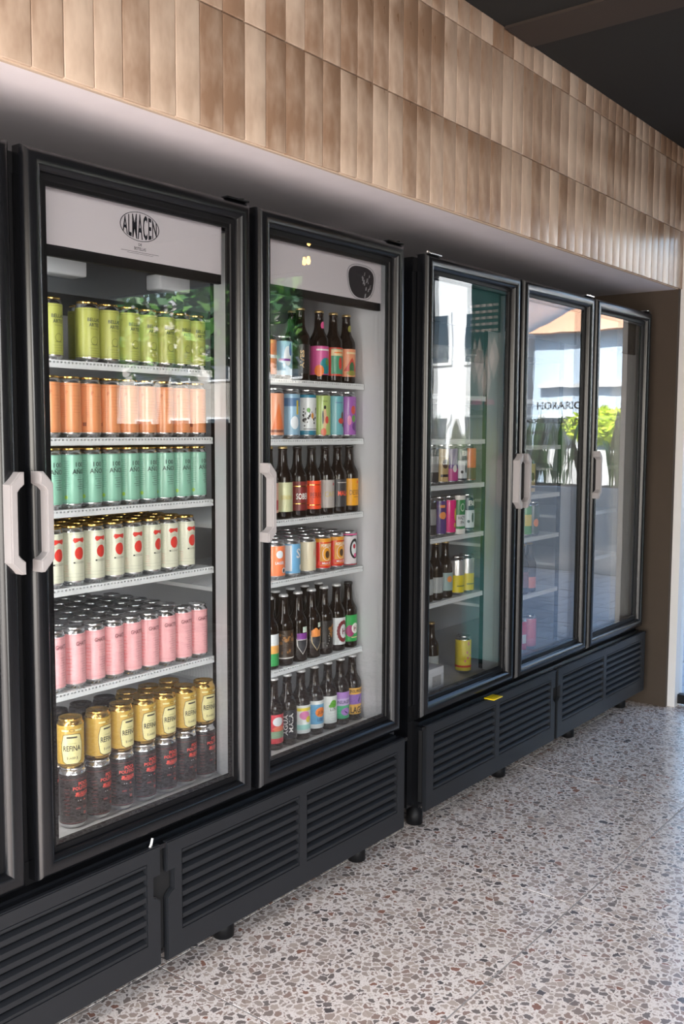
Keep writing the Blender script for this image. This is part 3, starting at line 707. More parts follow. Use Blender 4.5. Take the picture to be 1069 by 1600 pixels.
bottle('watermelon', BR, 0.225, [lblrect(C('tomato_red', (206, 62, 46))), ('rect', -.028, .03, .028, .108, C('sea_green', (70, 150, 116))), ('rect', -.028, .03, .086, .106, C('cream_paper', (230, 206, 160))), ('ell', .006, .062, .008, .02, C('tomato_red', (206, 62, 46))), ('rect', -.018, .018, .094, .098, C('orange_art', (232, 120, 40)))], capg)
bottle('cactus', BR, 0.225, [lblrect(C('peach_paper', (226, 150, 110))), ('text', 'BEBIDA', 0.0, .098, .008, C('cream_paper', (230, 206, 160)), .01, .036) if False else ('rect', -.02, .02, .096, .102, C('cream_paper', (230, 206, 160))), ('poly', [(-.03, .04), (0, .085), (.03, .04)], C('brick_red', (200, 74, 60))), ('ell', 0.0, .05, .010, .02, C('forest_green', (54, 104, 66))), ('ell', 0, .034, .02, .008, C('olive_art', (140, 140, 60)))], capg, [('ell', .004, .178, .009, .012, C('olive_art', (140, 140, 60)))])
z1 = ZA[2][0]
for key, lbl, xx, yy in (('aves', 'brown bottle with black label and tan upward lettering', 1.812, .190), ('sunny', 'brown bottle with orange label and cream top band', 1.850, .255), ('tropic', 'brown bottle with pink neck dot and magenta and teal label', 1.902, .188), ('watermelon', 'brown bottle with red-edged green label', 1.974, .188), ('cactus', 'brown bottle with peach label and green neck dot', 2.042, .188)):
    place(key, 'beer_bottle', lbl, None, xx, yy, z1, R(-48) if key == 'aves' else R(-14))
TR, TH = 0.0330, 0.153
def tall(key, col, items, h=TH, lid=None, r=TR, **k): can_kind(key, r, h, col, items, lid, **k)
tall('t_peach', (222, 140, 96), [('rect', -.09, .09, .06, .07, white)], .13)
tall('t_ice', (150, 190, 214), [('ell', .01, .07, .014, .03, C('soft_white', (216, 224, 230))), ('ell', .02, .09, .006, .02, C('royal_blue', (60, 90, 170))), ('rect', -.02, .02, .055, .062, C('violet_ink', (130, 60, 150)))], .13)
place('t_peach', 'beer_can', 'peach coloured can at the left of the pale blue cans on the upper shelf', None, 1.655, .190, z1, 0)
for xx in (1.725, 1.7935-0.0515+0.0): pass
place('t_ice', 'beer_can', 'pale blue can with white and violet artwork beside the black label bottle', 'pale blue cans on the upper shelf', 1.724, .188, z1, R(-30))
place('t_ice', 'beer_can', 'pale blue can with white and violet artwork standing behind its twin', 'pale blue cans on the upper shelf', 1.772, .260, z1, R(-10))
# second shelf
tall('s2_peach', (214, 150, 118), [('poly', [(-.02, .03), (.0, .11), (.02, .03)], C('copper_art', (206, 110, 60))), ('rect', -.06, .06, .02, .028, C('dark_copper', (120, 70, 50)))])
tall('s2_blue', (140, 178, 204), [('rect', -.06, .06, .1, .125, C('slate_blue', (70, 110, 150))), ('rect', .006, .013, .075, .118, C('mustard', (206, 180, 50))), ('ell', 0, .05, .014, .02, C('soft_white', (216, 224, 230)))])
wolf = [('rect', -.075, .075, .026, .128, C('paper_white', (214, 220, 222)))]
rg = random.Random(11)
for k in range(26): wolf.append(('ell', -.012+rg.uniform(-.022, .03), .066+rg.uniform(-.026, .028), rg.uniform(.001, .004), rg.uniform(.002, .006), dk2))
wolf += [('ell', .0, .072, .005, .009, C('amber_art', (190, 130, 50))), ('ell', -.014, .09, .006, .007, C('leaf_green', (96, 150, 70))), ('rect', -.03, .03, .030, .032, dk2)]
tall('s2_wolf', (40, 122, 150), wolf)
tall('s2_green', (172, 196, 116), [('ell', .0, .062, .007, .034, C('skin_art', (222, 186, 150))), ('ell', .008, .06, .007, .012, C('brick_red', (200, 74, 60))), ('ell', .0, .1, .004, .006, dk2), ('ell', -.004, .022, .010, .012, C('coral_ink2', (224, 120, 90))), ('ell', -.007, .068, .003, .022, dk), ('text', 'BEBE', .002, .119, .005, gdk, .01)])
tall('s2_teal', (110, 176, 186), [('ell', .004, .058, .014, .010, C('brick_red', (200, 74, 60))), ('ell', .008, .075, .006, .012, C('umber', (84, 60, 40))), ('ell', .014, .045, .007, .008, dk2), ('rect', -.02, .02, .115, .118, C('slate_blue', (70, 110, 150)))])
tall('s2_purple', (160, 96, 178), [('ell', .004, .094, .010, .014, C('brick_red', (200, 74, 60))), ('ell', .006, .066, .009, .012, C('leaf_green', (96, 150, 70))), ('ell', -.012, .06, .008, .016, C('pink_art', (222, 130, 180))), ('ell', .012, .04, .014, .014, C('deep_violet', (96, 50, 120)))])
z2 = ZA[2][1]
for key, lbl, xx, yy, rz in (('s2_peach', 'tall peach can with copper triangle artwork', 1.690, .192, -20), ('s2_blue', 'tall pale blue can with a mustard stripe', 1.762, .190, -16), ('s2_wolf', 'tall white and blue can with black animal drawing', 1.840, .190, -14), ('s2_green', 'tall light green can with a standing figure', 1.912, .190, -22), ('s2_teal', 'tall teal can with a red bird', 1.980, .190, -8), ('s2_purple', 'tall purple can with red and green fruit', 2.047, .190, -12)):
    place(key, 'tall_beer_can', lbl, None, xx, yy, z2, R(rz))
# third shelf
bottle('b3_pink', BR, BH, [lblrect(C('blush', (226, 170, 150))), ('rect', -.062, .062, .03, .06, C('crimson', (180, 40, 60)))], capg)
bottle('b3_sage', BR, BH, [lblrect(C('sage', (196, 200, 160))), ('text', 'GENUINA', .002, .066, .013, C('old_gold', (190, 170, 90)), .012, .042)], capg)
bottle('b3_maroon', BR, BH, [lblrect(C('maroon', (120, 40, 40))), ('text', 'SOBER', .002, .066, .019, white, .016, .046), ('rect', -.03, .03, .096, .099, gold), ('rect', -.03, .03, .042, .044, gold)], capk)
bottle('b3_red', BR, BH, [lblrect(C('scarlet', (238, 74, 30))), ('text', 'PERRO', .002, .066, .017, C('dark_rust', (120, 34, 20)), .0, .046), ('rect', -.03, .03, .098, .1, gold), ('rect', -.03, .03, .034, .036, gold)], capk)
bottle('b3_grey', BR, BH, [lblrect(C('warm_grey', (176, 170, 166))), ('text', 'CAFE', .002, .066, .017, C('old_gold', (190, 170, 90)), .0, .040), ('ell', .016, .098, .004, .005, C('crimson', (180, 40, 60)))], capk)
bottle('b3_slate', BR, BH, [lblrect(C('slate_black', (52, 54, 60))), ('text', 'MALA', .002, .066, .016, C('neon_orange', (250, 84, 50)), .02, .042), ('rect', -.02, .02, .1, .102, white)], capk)
bottle('b3_yellow', BR, BH, [lblrect(C('marigold', (236, 166, 24))), ('text', 'DESEO', .002, .066, .016, C('umber', (84, 60, 40)), .004, .044), ('rect', -.004, .018, .05, .0515, dk2), ('ell', .012, .1, .004, .005, C('scarlet', (238, 74, 30)))], capk)
z3 = ZA[2][2]
for key, lbl, xx, rz in (('b3_pink', 'brown bottle with blush and crimson label', 1.662, -10), ('b3_sage', 'brown bottle with sage green label', 1.728, -26), ('b3_maroon', 'brown bottle with maroon label and white lettering', 1.797, -16), ('b3_red', 'brown bottle with scarlet label', 1.866, -18), ('b3_grey', 'brown bottle with warm grey label', 1.934, -16), ('b3_slate', 'brown bottle with dark slate label and orange lettering', 1.998, -12), ('b3_yellow', 'brown bottle with marigold yellow label', 2.062, -10)):
    place(key, 'beer_bottle', lbl, None, xx, .188, z3, R(rz))
# fourth shelf: short cans
HS, RS = 0.119, 0.0325
def short(key, col, items, lid=None): can_kind(key, RS, HS, col, items, lid)
short('c4_orange', (240, 130, 84), [('ell', 0, .078, .012, .012, C('soft_white', (216, 224, 230))), ('text', 'LAGER', 0, .052, .009, C('soft_white', (216, 224, 230)), .02, .03), ('ell', .016, .028, .008, .009, white), ('ell', .016, .028, .005, .006, dk2)])
short('c4_blue', (112, 172, 214), [('rect', -.05, -.012, .02, .1, C('soft_white', (216, 224, 230))), ('text', 'S', .012, .074, .03, white, .02), ('ell', .024, .03, .006, .009, white)])
short('c4_cream', (214, 204, 176), [('text', 'III', .016, .07, .022, C('pale_red2', (214, 150, 130)), 0, .02)])
choc = [('rect', -.1, .1, .096, .108, C('honey', (220, 150, 40))), ('rect', -.022, .026, .02, .092, C('honey', (220, 150, 40))), ('text', 'POPULAR', .002, .085, .010, white, .02, .04), ('ell', .002, .058, .016, .022, white), ('ell', .002, .058, .0145, .0205, C('honey', (220, 150, 40))), ('ell', .004, .056, .008, .012, C('umber', (84, 60, 40))), ('rect', -.03, .03, .022, .034, C('scarlet2', (216, 50, 36))), ('text', 'MILK ST', .002, .028, .007, white, .02, .034)]
short('c4_red', (216, 50, 36), choc)
short('c4_white', (216, 210, 214), [('ell', .006, .062, .02, .034, dk2), ('ell', .004, .062, .012, .024, C('paper_white', (214, 220, 222))), ('ell', .004, .07, .006, .008, C('crimson', (180, 40, 60))), ('ell', .008, .04, .006, .007, C('hot_pink', (230, 90, 150))), ('rect', -.1, .1, .108, .112, C('hot_pink', (230, 90, 150))), ('rect', -.1, .1, .008, .0105, C('crimson', (180, 40, 60)))])
short('c4_back', (60, 50, 54), [('rect', -.1, .1, .1, .112, C('hot_pink', (230, 90, 150))), ('rect', -.02, .02, .06, .09, C('paper_white', (214, 220, 222)))])
z4 = ZA[2][3]
for key, lbl, xx, rz in (('c4_orange', 'short orange can lettered LAGER', 1.690, -20), ('c4_blue', 'short sky blue can with white letter', 1.762, -18), ('c4_cream', 'short plain cream can', 1.838, -14), ('c4_red', 'short red and honey can with round emblem beside the cream can', 1.914, -16), ('c4_white', 'short white can with black round drawing', 2.052, -10)):
    place(key, 'short_can', lbl, 'short red and honey cans' if key == 'c4_red' else None, xx, .187, z4, R(rz))
place('c4_red', 'short_can', 'short red and honey can with round emblem beside the white can', 'short red and honey cans', 1.983, .187, z4, R(-14))
for r in range(1, 4):
    for i in range(6): place('c4_back', 'short_can', 'short dark can with pink rim, %s row, %s from the side wall' % (ORD[r], ORD[5-i]), 'dark short cans behind the front row', 1.695+.071*i, .187+.069*r, z4, jx(1.2))
# fifth shelf: bottles with white caps
sh = [(-.016, .05), (0, .026), (.016, .05), (.018, .07), (-.018, .07)]
bottle('b5_stripe', BR, BH, [('rect', -.03, .03, .02, .11, C('paper_white', (214, 220, 222))), ('rect', -.03, .03, .05, .075, C('apricot', (230, 170, 90))), ('rect', -.03, .03, .012, .05, C('grass_green', (50, 150, 80)))])
bottle('b5_photo', BR, BH, [lblrect(C('sepia_dark', (58, 44, 32)))]+[('ell', rg.uniform(-.03, .03), rg.uniform(.04, .1), rg.uniform(.002, .007), rg.uniform(.002, .006), C('bronze', (150, 104, 54))) for k in range(18)]+[('rect', -.05, .05, .024, .027, white)])
bottle('b5_violet', BR, BH, [('poly', [(x_*1.2, z_*1.15-.006) for x_, z_ in sh], white), ('poly', sh, C('slate_black', (52, 54, 60))), ('rect', -.02, .02, .072, .092, C('violet_ink', (130, 60, 150))), ('rect', .0, .018, .094, .112, C('mint_paper', (206, 222, 206)))])
bottle('b5_orange', BR, BH, [('poly', [(x_*1.2, z_*1.15-.006) for x_, z_ in sh], C('cream_paper', (230, 206, 160))), ('poly', sh, C('slate_black', (52, 54, 60))), ('poly', [(-.02, .07), (.02, .07), (.02, .098), (.008, .09), (-.004, .1), (-.02, .09)], C('apricot2', (236, 150, 80))), ('rect', .004, .018, .1, .115, C('mint_paper', (206, 222, 206)))])
bottle('b5_gold', BR, BH, [lblrect(C('black_paper', (30, 28, 26)))]+[('ell', rg.uniform(-.0, .034), rg.uniform(.06, .1), rg.uniform(.003, .008), rg.uniform(.002, .006), C('bronze', (150, 104, 54))) for k in range(12)]+[('ell', rg.uniform(-.012, .0), .03+.008*k, .001, .002, white) for k in range(6)])
wre = [lblrect(C('paper_white', (214, 220, 222)))]
for k in range(14):
    a = 0.6+2*PI*0.72*k/13; wre.append(('ell', .006+.02*math.cos(a), .066+.03*math.sin(a), .006, .007, C('wine', (124, 40, 48))))
wre.append(('text', 'H', .008, .066, .02, C('wine', (124, 40, 48)), .01))
bottle('b5_wreath', BR, BH, wre)
bottle('b5_green', BR, BH, [lblrect(C('vivid_green', (40, 160, 76))), ('ell', -.014, .058, .016, .02, C('magenta_dark', (160, 50, 110))), ('ell', .006, .066, .015, .018, white), ('text', 'H', .006, .066, .017, C('wine', (124, 40, 48)), .01), ('rect', -.01, .02, .034, .037, C('cream_paper', (230, 206, 160)))], capk)
z5 = ZA[2][4]
for key, lbl, xx, rz in (('b5_stripe', 'white-capped bottle with white, apricot and green striped label', 1.664, -24), ('b5_photo', 'white-capped bottle with sepia picture label', 1.732, -20), ('b5_violet', 'white-capped bottle with violet and white shield', 1.800, -16), ('b5_orange', 'white-capped bottle with orange topped shield', 1.866, -10), ('b5_gold', 'white-capped bottle with black and bronze label', 1.930, -10), ('b5_wreath', 'white-capped bottle with wine red wreath and letter H', 1.996, -14), ('b5_green', 'bottle with green label and letter H in a white oval', 2.060, -14)):
    place(key, 'beer_bottle', lbl, None, xx, .188, z5, R(rz))
for i in range(5): place('b5_gold', 'beer_bottle', 'white-capped bottle behind the shield bottles, %s from the side wall' % ORD[4-i], 'white-capped bottles in the second row', 1.70+.072*i, .258, z5, 1.5)
# cabinet floor
bottle('b6_red', BR, BH, [lblrect(C('raspberry', (206, 64, 76))), ('ell', 0, .09, .018, .014, C('paper_white', (214, 220, 222))), ('ell', .004, .068, .022, .008, C('coral_ink2', (224, 120, 90))), ('rect', -.03, .03, .038, .06, C('sage2', (130, 160, 130)))])
bottle('b6_agua', BR, BH, [lblrect(C('navy_black', (22, 26, 36))), ('text', 'AGUA', -.008, .066, .014, white, .012, .066, True), ('text', 'MALA', .010, .072, .014, white, .012, .060, True)])
bottle('b6_pastel', BR, BH, [lblrect(C('soft_paper', (224, 228, 226))), ('rect', -.03, .03, .094, .104, C('lemon', (228, 206, 60))), ('ell', 0, .08, .018, .014, C('pink_art', (222, 130, 180))), ('ell', .014, .066, .010, .01, C('lemon', (228, 206, 60))), ('rect', -.03, .03, .034, .05, C('aqua_art', (160, 214, 206)))])
bottle('b6_blue', BR, BH, [lblrect(C('soft_paper', (224, 228, 226))), ('rect', -.036, .036, .036, .1, C('sky_art', (100, 166, 206))), ('ell', .006, .074, .02, .016, C('tangerine', (246, 134, 40))), ('text', 'JUA', .006, .072, .014, C('umber', (84, 60, 40)), .014, .024), ('text', 'LOBO', .006, .05, .011, C('navy_ink', (30, 60, 110)), .014, .026)])
bottle('b6_lupu', BR, BH, [lblrect(C('soft_paper', (224, 228, 226))), ('ell', .004, .086, .013, .013, C('hop_green', (96, 170, 50))), ('ell', -.006, .08, .008, .006, C('hop_green', (96, 170, 50))), ('text', 'LUPU', .004, .068, .009, dk2, .012, .026)]+lines(.002, .054, .03, 4, .008, pdk))
bottle('b6_purple', BR, BH, [lblrect(C('lilac', (176, 130, 206))), ('rect', -.062, .062, .022, .066, C('jade', (70, 180, 130))), ('rect', -.062, .062, .066, .09, C('lilac_light', (206, 186, 226))), ('text', 'INSURGENTE', .0, .078, .011, C('indigo', (60, 40, 110)), .02, .062), ('ell', 0, .045, .018, .013, C('lilac', (176, 130, 206))), ('poly', [(-.010, .052), (.002, .044), (.012, .036), (0, .040)], C('indigo', (60, 40, 110)))])
bottle('b6_lager', BR, BH, [lblrect(C('amber_yellow', (236, 180, 76))), ('text', 'INSURGENTE', .0, .101, .011, dk2, .02, .066), ('rect', -.062, .062, .056, .09, C('violet_art', (150, 110, 190))), ('poly', [(.0, .062), (.006, .072), (.008, .086), (.002, .08), (-.004, .066)], C('indigo', (60, 40, 110))), ('text', 'LAGER', .0, .037, .022, dk2, .02, .060)])
for key, lbl, xx, rz in (('b6_red', 'bottle with raspberry and green picture label on the cooler floor', 1.666, -20), ('b6_agua', 'bottle with navy label and white upward lettering', 1.730, -40), ('b6_pastel', 'bottle with pastel white, yellow and pink label', 1.796, -24), ('b6_blue', 'bottle with sky blue label and tangerine blot', 1.863, -16), ('b6_lupu', 'bottle with white label and green hop blot', 1.932, -16), ('b6_purple', 'bottle with lilac and jade green label', 1.998, -14), ('b6_lager', 'bottle with yellow and violet label lettered LAGER', 2.064, -4)):
    place(key, 'beer_bottle', lbl, None, xx, .172, zf, R(rz))

# --- dim cooler goods
X3, X4, X5 = 2.2706, 2.2706+.6937, 2.2706+2*.6937
PB = 0.0176+0.188
def bz(i, k): return ZB[i][k]
tall('d_dark', (52, 54, 58), [('rect', -.02, .02, .05, .11, C('ash', (150, 150, 150)))])
tall('d_tan', (196, 170, 120), [('ell', 0, .08, .014, .018, C('umber', (84, 60, 40))), ('rect', -.02, .02, .03, .04, dk2)])
tall('d_violet', (96, 60, 130), [('rect', -.1, .1, .014, .06, C('magenta_art2', (190, 60, 140))), ('ell', 0, .06, .01, .014, white)])
tall('d_amber', (222, 110, 60), [('rect', -.1, .1, .014, .06, C('umber', (84, 60, 40)))])
tall('d_purple', (84, 66, 130), [('text', 'ALE', 0, .118, .01, C('apricot2', (236, 150, 80)), .02), ('text', 'NEIPA', 0, .082, .014, C('apricot2', (236, 150, 80)), .01, .034)] if False else [('rect', -.012, .012, .112, .122, C('apricot2', (236, 150, 80))), ('ell', .002, .082, .016, .014, C('apricot2', (236, 150, 80)))])
tall('d_pink', (232, 30, 130), [('ell', .02, .08, .008, .026, C('mustard', (206, 180, 50))), ('ell', .016, .04, .006, .01, C('mustard', (206, 180, 50)))])
tall('d_hazy', (40, 130, 70), [('rect', -.022, .024, .03, .076, C('paper_white', (214, 220, 222))), ('text', 'HAZY', .001, .064, .013, dk2, .01, .032), ('text', 'IPA', .004, .046, .011, dk2, .01, .018), ('ell', .004, .105, .010, .016, C('mint_paper', (206, 222, 206))), ('ell', .004, .105, .007, .012, C('d_hazy', (40, 130, 70))), ('rect', -.1, .1, .135, .152, white), ('rect', -.1, .1, .0, .02, white)])
tall('d_big', (44, 58, 74), [('text', 'BI', .004, .118, .022, white, .03, .03), ('rect', -.03, .03, .02, .09, C('soft_white', (216, 224, 230))), ('ell', .01, .06, .006, .02, C('slate_black', (52, 54, 60))), ('ell', -.01, .045, .006, .006, C('slate_black', (52, 54, 60)))])
for key, lbl, xx in (('d_dark', 'dark grey can on the upper dim shelf', 2.585), ('d_tan', 'tan can with brown blot on the upper dim shelf', 2.655), ('d_violet', 'violet and magenta can on the upper dim shelf', 2.724), ('d_big', 'dark blue and white can on the upper dim shelf', 2.793), ('d_amber', 'amber orange can on the upper dim shelf', 2.862)):
    place(key, 'tall_beer_can', lbl, None, xx, PB, bz(0, 2), R(-18))
for key, lbl, xx in (('d_dark', 'dark grey can beside the purple can', 2.575), ('d_purple', 'purple can with orange print on the middle dim shelf', 2.645), ('d_pink', 'bright pink can with mustard print on the middle dim shelf', 2.714), ('d_hazy', 'green and white can lettered HAZY IPA', 2.784), ('d_big', 'dark blue can with white drawing beside the green and white can', 2.854)):
    place(key, 'tall_beer_can', lbl, None, xx, PB, bz(0, 3), R(-22))
tall('d_lemon', (214, 214, 216), [('rect', -.104, .104, .012, .08, C('acid_yellow', (222, 204, 30))), ('rect', -.02, .02, .035, .04, gdk)], .155, rough=.25, metal=.6)
bottle('d_plain', BR, BH, [('rect', -.03, .03, .03, .09, C('faded_paper', (170, 176, 176)))], capg)
bottle('d_small', BR*.95, .200, [('rect', -.03, .03, .03, .085, C('faded_paper', (170, 176, 176)))], capg)
bottle('d_fruit', BR, BH, [('rect', -.04, .04, .03, .1, C('pale_aqua', (150, 176, 176))), ('ell', .0, .075, .012, .012, C('apricot2', (236, 150, 80)))], capg)
for i, xx in enumerate((2.56, 2.63, 2.70)): place('d_plain' if i < 2 else 'd_fruit', 'beer_bottle', 'brown bottle with faded paper label, %s from the aqua label bottle' % ORD[1-i] if i < 2 else 'brown bottle with aqua label beside the yellow cans', 'faded label bottles' if i < 2 else None, xx, PB, bz(0, 4), R(-20))
for xx, wh in ((2.785, 'beside the aqua label bottle'), (2.860, 'at the shelf end')): place('d_lemon', 'tall_beer_can', 'silver topped can with yellow lower half ' + wh, 'silver and yellow cans', xx, PB, bz(0, 4), R(-20))
for i, xx in enumerate((2.54, 2.62, 2.70)): place('d_plain', 'beer_bottle', 'brown bottle on the dim cooler floor, %s from the yellow can' % ORD[2-i], 'bottles on the dim cooler floor', xx, PB+.06, zf, R(-20))
tall('d_sunflower', (220, 200, 70), [('ell', rg.uniform(-.03, .03), rg.uniform(.05, .14), .004, .006, C('rose_art', (214, 120, 130))) for k in range(10)]+[('rect', -.1, .1, .026, .034, C('tomato_red', (206, 62, 46)))])
place('d_sunflower', 'tall_beer_can', 'yellow can with pink print on the floor of the dim cooler', None, 2.848, PB, zf, 0)
cart = MB(); cart.bevbox(-.05, .05, -.04, .04, 0, .10, .002)
co = cart.build('carton', C('white_carton', (210, 212, 216)), None, None, (2.50, 0.150, zf)); tag(co, 'small white carton on the floor of the dim cooler', 'carton')
MB().box(-.03, .03, -.0406, -.0402, .03, .07).build('print', C('ash', (150, 150, 150)), co)
# centre door
tall('e_orange', (214, 200, 200), [('rect', -.104, .104, .012, .045, C('apricot2', (236, 150, 80))), ('ell', 0, .08, .016, .016, C('scarlet', (238, 74, 30))), ('rect', -.104, .104, .115, .134, C('lemon', (228, 206, 60)))])
tall('e_green', (80, 160, 60), [('rect', -.02, .02, .05, .1, C('lemon', (228, 206, 60)))])
tall('e_fox', (70, 84, 70), [('ell', 0, .06, .014, .018, C('tangerine', (246, 134, 40)))])
for key, lbl, xx in (('e_orange', 'white and orange can with red dot, second from the grass green can', 3.215), ('e_orange', 'white and orange can with red dot beside the grass green can', 3.285), ('e_green', 'grass green can beside the white and orange cans', 3.355), ('e_fox', 'dark green can with orange blot', 3.425)):
    place(key, 'tall_beer_can', lbl, 'white and orange cans' if key == 'e_orange' else None, xx, PB, bz(1, 3), R(-24))
bottle('e_brown', BR, BH, [('rect', -.035, .035, .03, .1, C('red_brown', (110, 54, 46)))], capg)
bottle('e_pale', BR, BH, [('rect', -.035, .035, .02, .07, C('salmon', (214, 120, 100)))], capg)
for i, xx in enumerate((3.20, 3.27, 3.34, 3.41)): place('e_brown' if i < 3 else 'e_pale', 'beer_bottle', 'brown bottle with red-brown label, %s from the salmon label bottle' % ORD[2-i] if i < 3 else 'brown bottle with salmon label in the dim cooler', 'red-brown label bottles' if i < 3 else None, xx, PB, bz(1, 4), R(-24))
tall('e_crimson', (206, 40, 76), [('rect', -.012, .012, .04, .08, C('paper_white', (214, 220, 222)))])
tall('e_rose', (222, 120, 140), [])
place('e_crimson', 'tall_beer_can', 'crimson can on the floor of the dim cooler', None, 3.33, PB, zf, R(-20))
place('e_rose', 'tall_beer_can', 'rose pink can on the floor of the dim cooler', None, 3.42, PB, zf, R(-20))
for i, xx in enumerate((3.22, 3.30, 3.38)): place('d_dark' if i < 2 else 'd_tan', 'tall_beer_can', 'dark grey can on the centre dim shelf, %s from the tan can' % ORD[1-i] if i < 2 else 'tan can on the centre shelf of the dim cooler', 'dark grey cans on the centre shelf' if i < 2 else None, xx, PB, bz(1, 2), R(-24))
# far door
tall('f_blue', (70, 110, 180), [('ell', 0, .09, .012, .012, white)]); tall('f_green', (150, 190, 50), [('rect', -.104, .104, .012, .05, C('grass_green', (50, 150, 80)))])
place('f_blue', 'tall_beer_can', 'blue can on a shelf beside the brown wall', None, 3.93, PB, bz(2, 2), R(-28)); place('f_green', 'tall_beer_can', 'lime green can on a shelf beside the brown wall', None, 4.02, PB, bz(2, 2), R(-28))
for i, xx in enumerate((3.90, 3.97, 4.04)): place('d_small', 'beer_bottle', 'small brown bottle on a dim shelf, %s from the brown wall' % ORD[2-i], 'bottles beside the brown wall', xx, PB, bz(2, 3), R(-28))
for xx, wh in ((3.90, 'second'), (3.98, 'first')): place('d_dark', 'tall_beer_can', 'dark can on the dim cooler floor, %s from the brown wall' % wh, 'dark cans beside the brown wall', xx, PB+.02, zf, R(-28))
# first (cut-off) door of the lit cooler
for k, z in enumerate(ZA[0]):
    for i in range(3):
        key = ('bellas', 'e_orange', 'mint', 'd_lemon', 'pink')[k]
        place(key, 'slim_can', '%s can behind the cut-off door, %s from the mullion' % (('olive', 'white and orange', 'mint', 'silver and yellow', 'pink')[k], ORD[2-i]), 'cans behind the leftmost door, row %s' % 'abcde'[k], .50+.068*i, P0+.002, z, jx(.4))

# ------------------------------------------------------------------ small things
ytag = MB(); ytag.bevbox(-.034, .034, -.022, .022, 0, .004, .001)
tag(ytag.build('yellow_tag', C('tag_yellow', (230, 200, 20)), None, None, (2.735, 0.0, .3984)), 'small yellow tag lying on the ledge under the glass doors', 'tag')
clip = MB().tube((1.028, 0.0, .3985), (1.033, -.001, .418), .003, 8); clip.tube((1.022, -.004, .3995), (1.028, 0, .4015), .003, 8)
clip.build('cable_clip', mat('white_plastic', (.8, .8, .8), .4), CA)

# pendant lamps of the room, seen mirrored in the glass
def pendant(x, y, z, label):
    r = empty('pendant_lamp', (x, y, CEIL)); tag(r, label, 'lamp', 'pendant lamps')
    MB().tube((0, 0, z-CEIL+.10), (0, 0, 0), .003, 6).build('cord', blackin, r)
    MB().lathe([(.006, .034), (.008, .06), (.005, .10)], 12, c=(0, 0, z-CEIL)).build('socket', blackin, r)
    MB().lathe([(.002, -.012), (.009, -.006), (.012, .006), (.010, .018), (.006, .034)], 16, c=(0, 0, z-CEIL)).build('bulb', mat('bulb_warm', (1, .8, .5), .3, 0, ((1.0, .52, .14), 30.0)), r)
pendant(3.3, -1.36, 2.36, 'bare warm bulb hanging nearer the coolers'); pendant(3.72, -1.72, 2.36, 'bare warm bulb hanging nearer the street windows')
def downlight(x, y, lb_):
    r = empty('ceiling_spot', (x, y, CEIL)); tag(r, lb_, 'lamp', 'ceiling spots')
    MB().lathe([(.055, -.05), (.06, -.05), (.06, 0)], 24, cap0=False).build('housing', blackin, r)
    MB().lathe([(.001, -.046), (.054, -.046)], 24, cap0=False, cap1=False).build('lens', mat('spot_lens', (1, 1, 1), .3, 0, ((1.0, .90, .78), 4.0)), r)
    d = bpy.data.lights.new('spot_light', 'SPOT'); d.energy = 50; d.color = (1.0, .88, .78); d.spot_size = R(105); d.spot_blend = .6; d.shadow_soft_size = .05
    o = bpy.data.objects.new('spot_light', d); COL.objects.link(o); o.parent = r; o.location = (0, 0, -.055)
for (x, y, lb_) in ((-0.15, -1.75, 'round ceiling spot nearer the added left window'), (0.85, -1.6, 'round ceiling spot facing the lit cooler')): downlight(x, y, lb_)

# ------------------------------------------------------------------ outside
pave_m = noise_variation(mat('grey_paver', srgb(150, 154, 160), .6), 5, .18, .1)
joint_m = mat('paver_joint', srgb(84, 88, 94), .9)
asph = noise_variation(mat('asphalt', srgb(120, 120, 122), .85), 20, .15)
pv = struct(MB().box(XE+.13, 9.4, -12, 8, -.12, -.02).build('pavement', joint_m), 'grey paved terrace in front of the shop')
pm = MB().bevbox(-.121, .121, -.0585, .0585, -.05, 0, .004).mesh('paver', pave_m)
cnt = 0; rest = MB()
cells = []
for r in range(0, 170):
    for c in range(0, 20):
        x = XE+.13+.125+.25*c+(.125 if r % 2 else 0); y = -12+.12+.1225*r
        if x < 9.25 and y < 8: cells.append((x, y))
cells.sort(key=lambda p: abs(p[1]+.1)*1.3+(p[0]-XE))
for i, (x, y) in enumerate(cells):
    if i < 300: put('paver', pm, pv, (x, y, -.004+random.uniform(-.003, .002)))
    else: rest.box(x-.121, x+.121, y-.0585, y+.0585, -.05, -.004+random.uniform(-.003, .002))
tag(rest.build('pavers_beyond', pave_m, pv), kind='stuff')
struct(MB().box(9.4, 40, -45, 25, -.16, -.06).build('street', asph), 'grey street beyond the planters')
conc = noise_variation(mat('planter_concrete', srgb(134, 142, 150), .7), 4, .1, .05)
leafm = [mat('leaf_%d' % i, srgb(*c), .45) for i, c in enumerate(((44, 92, 44), (70, 120, 50), (30, 70, 40), (96, 140, 60)))]
soil = mat('soil', srgb(60, 48, 40), .9)
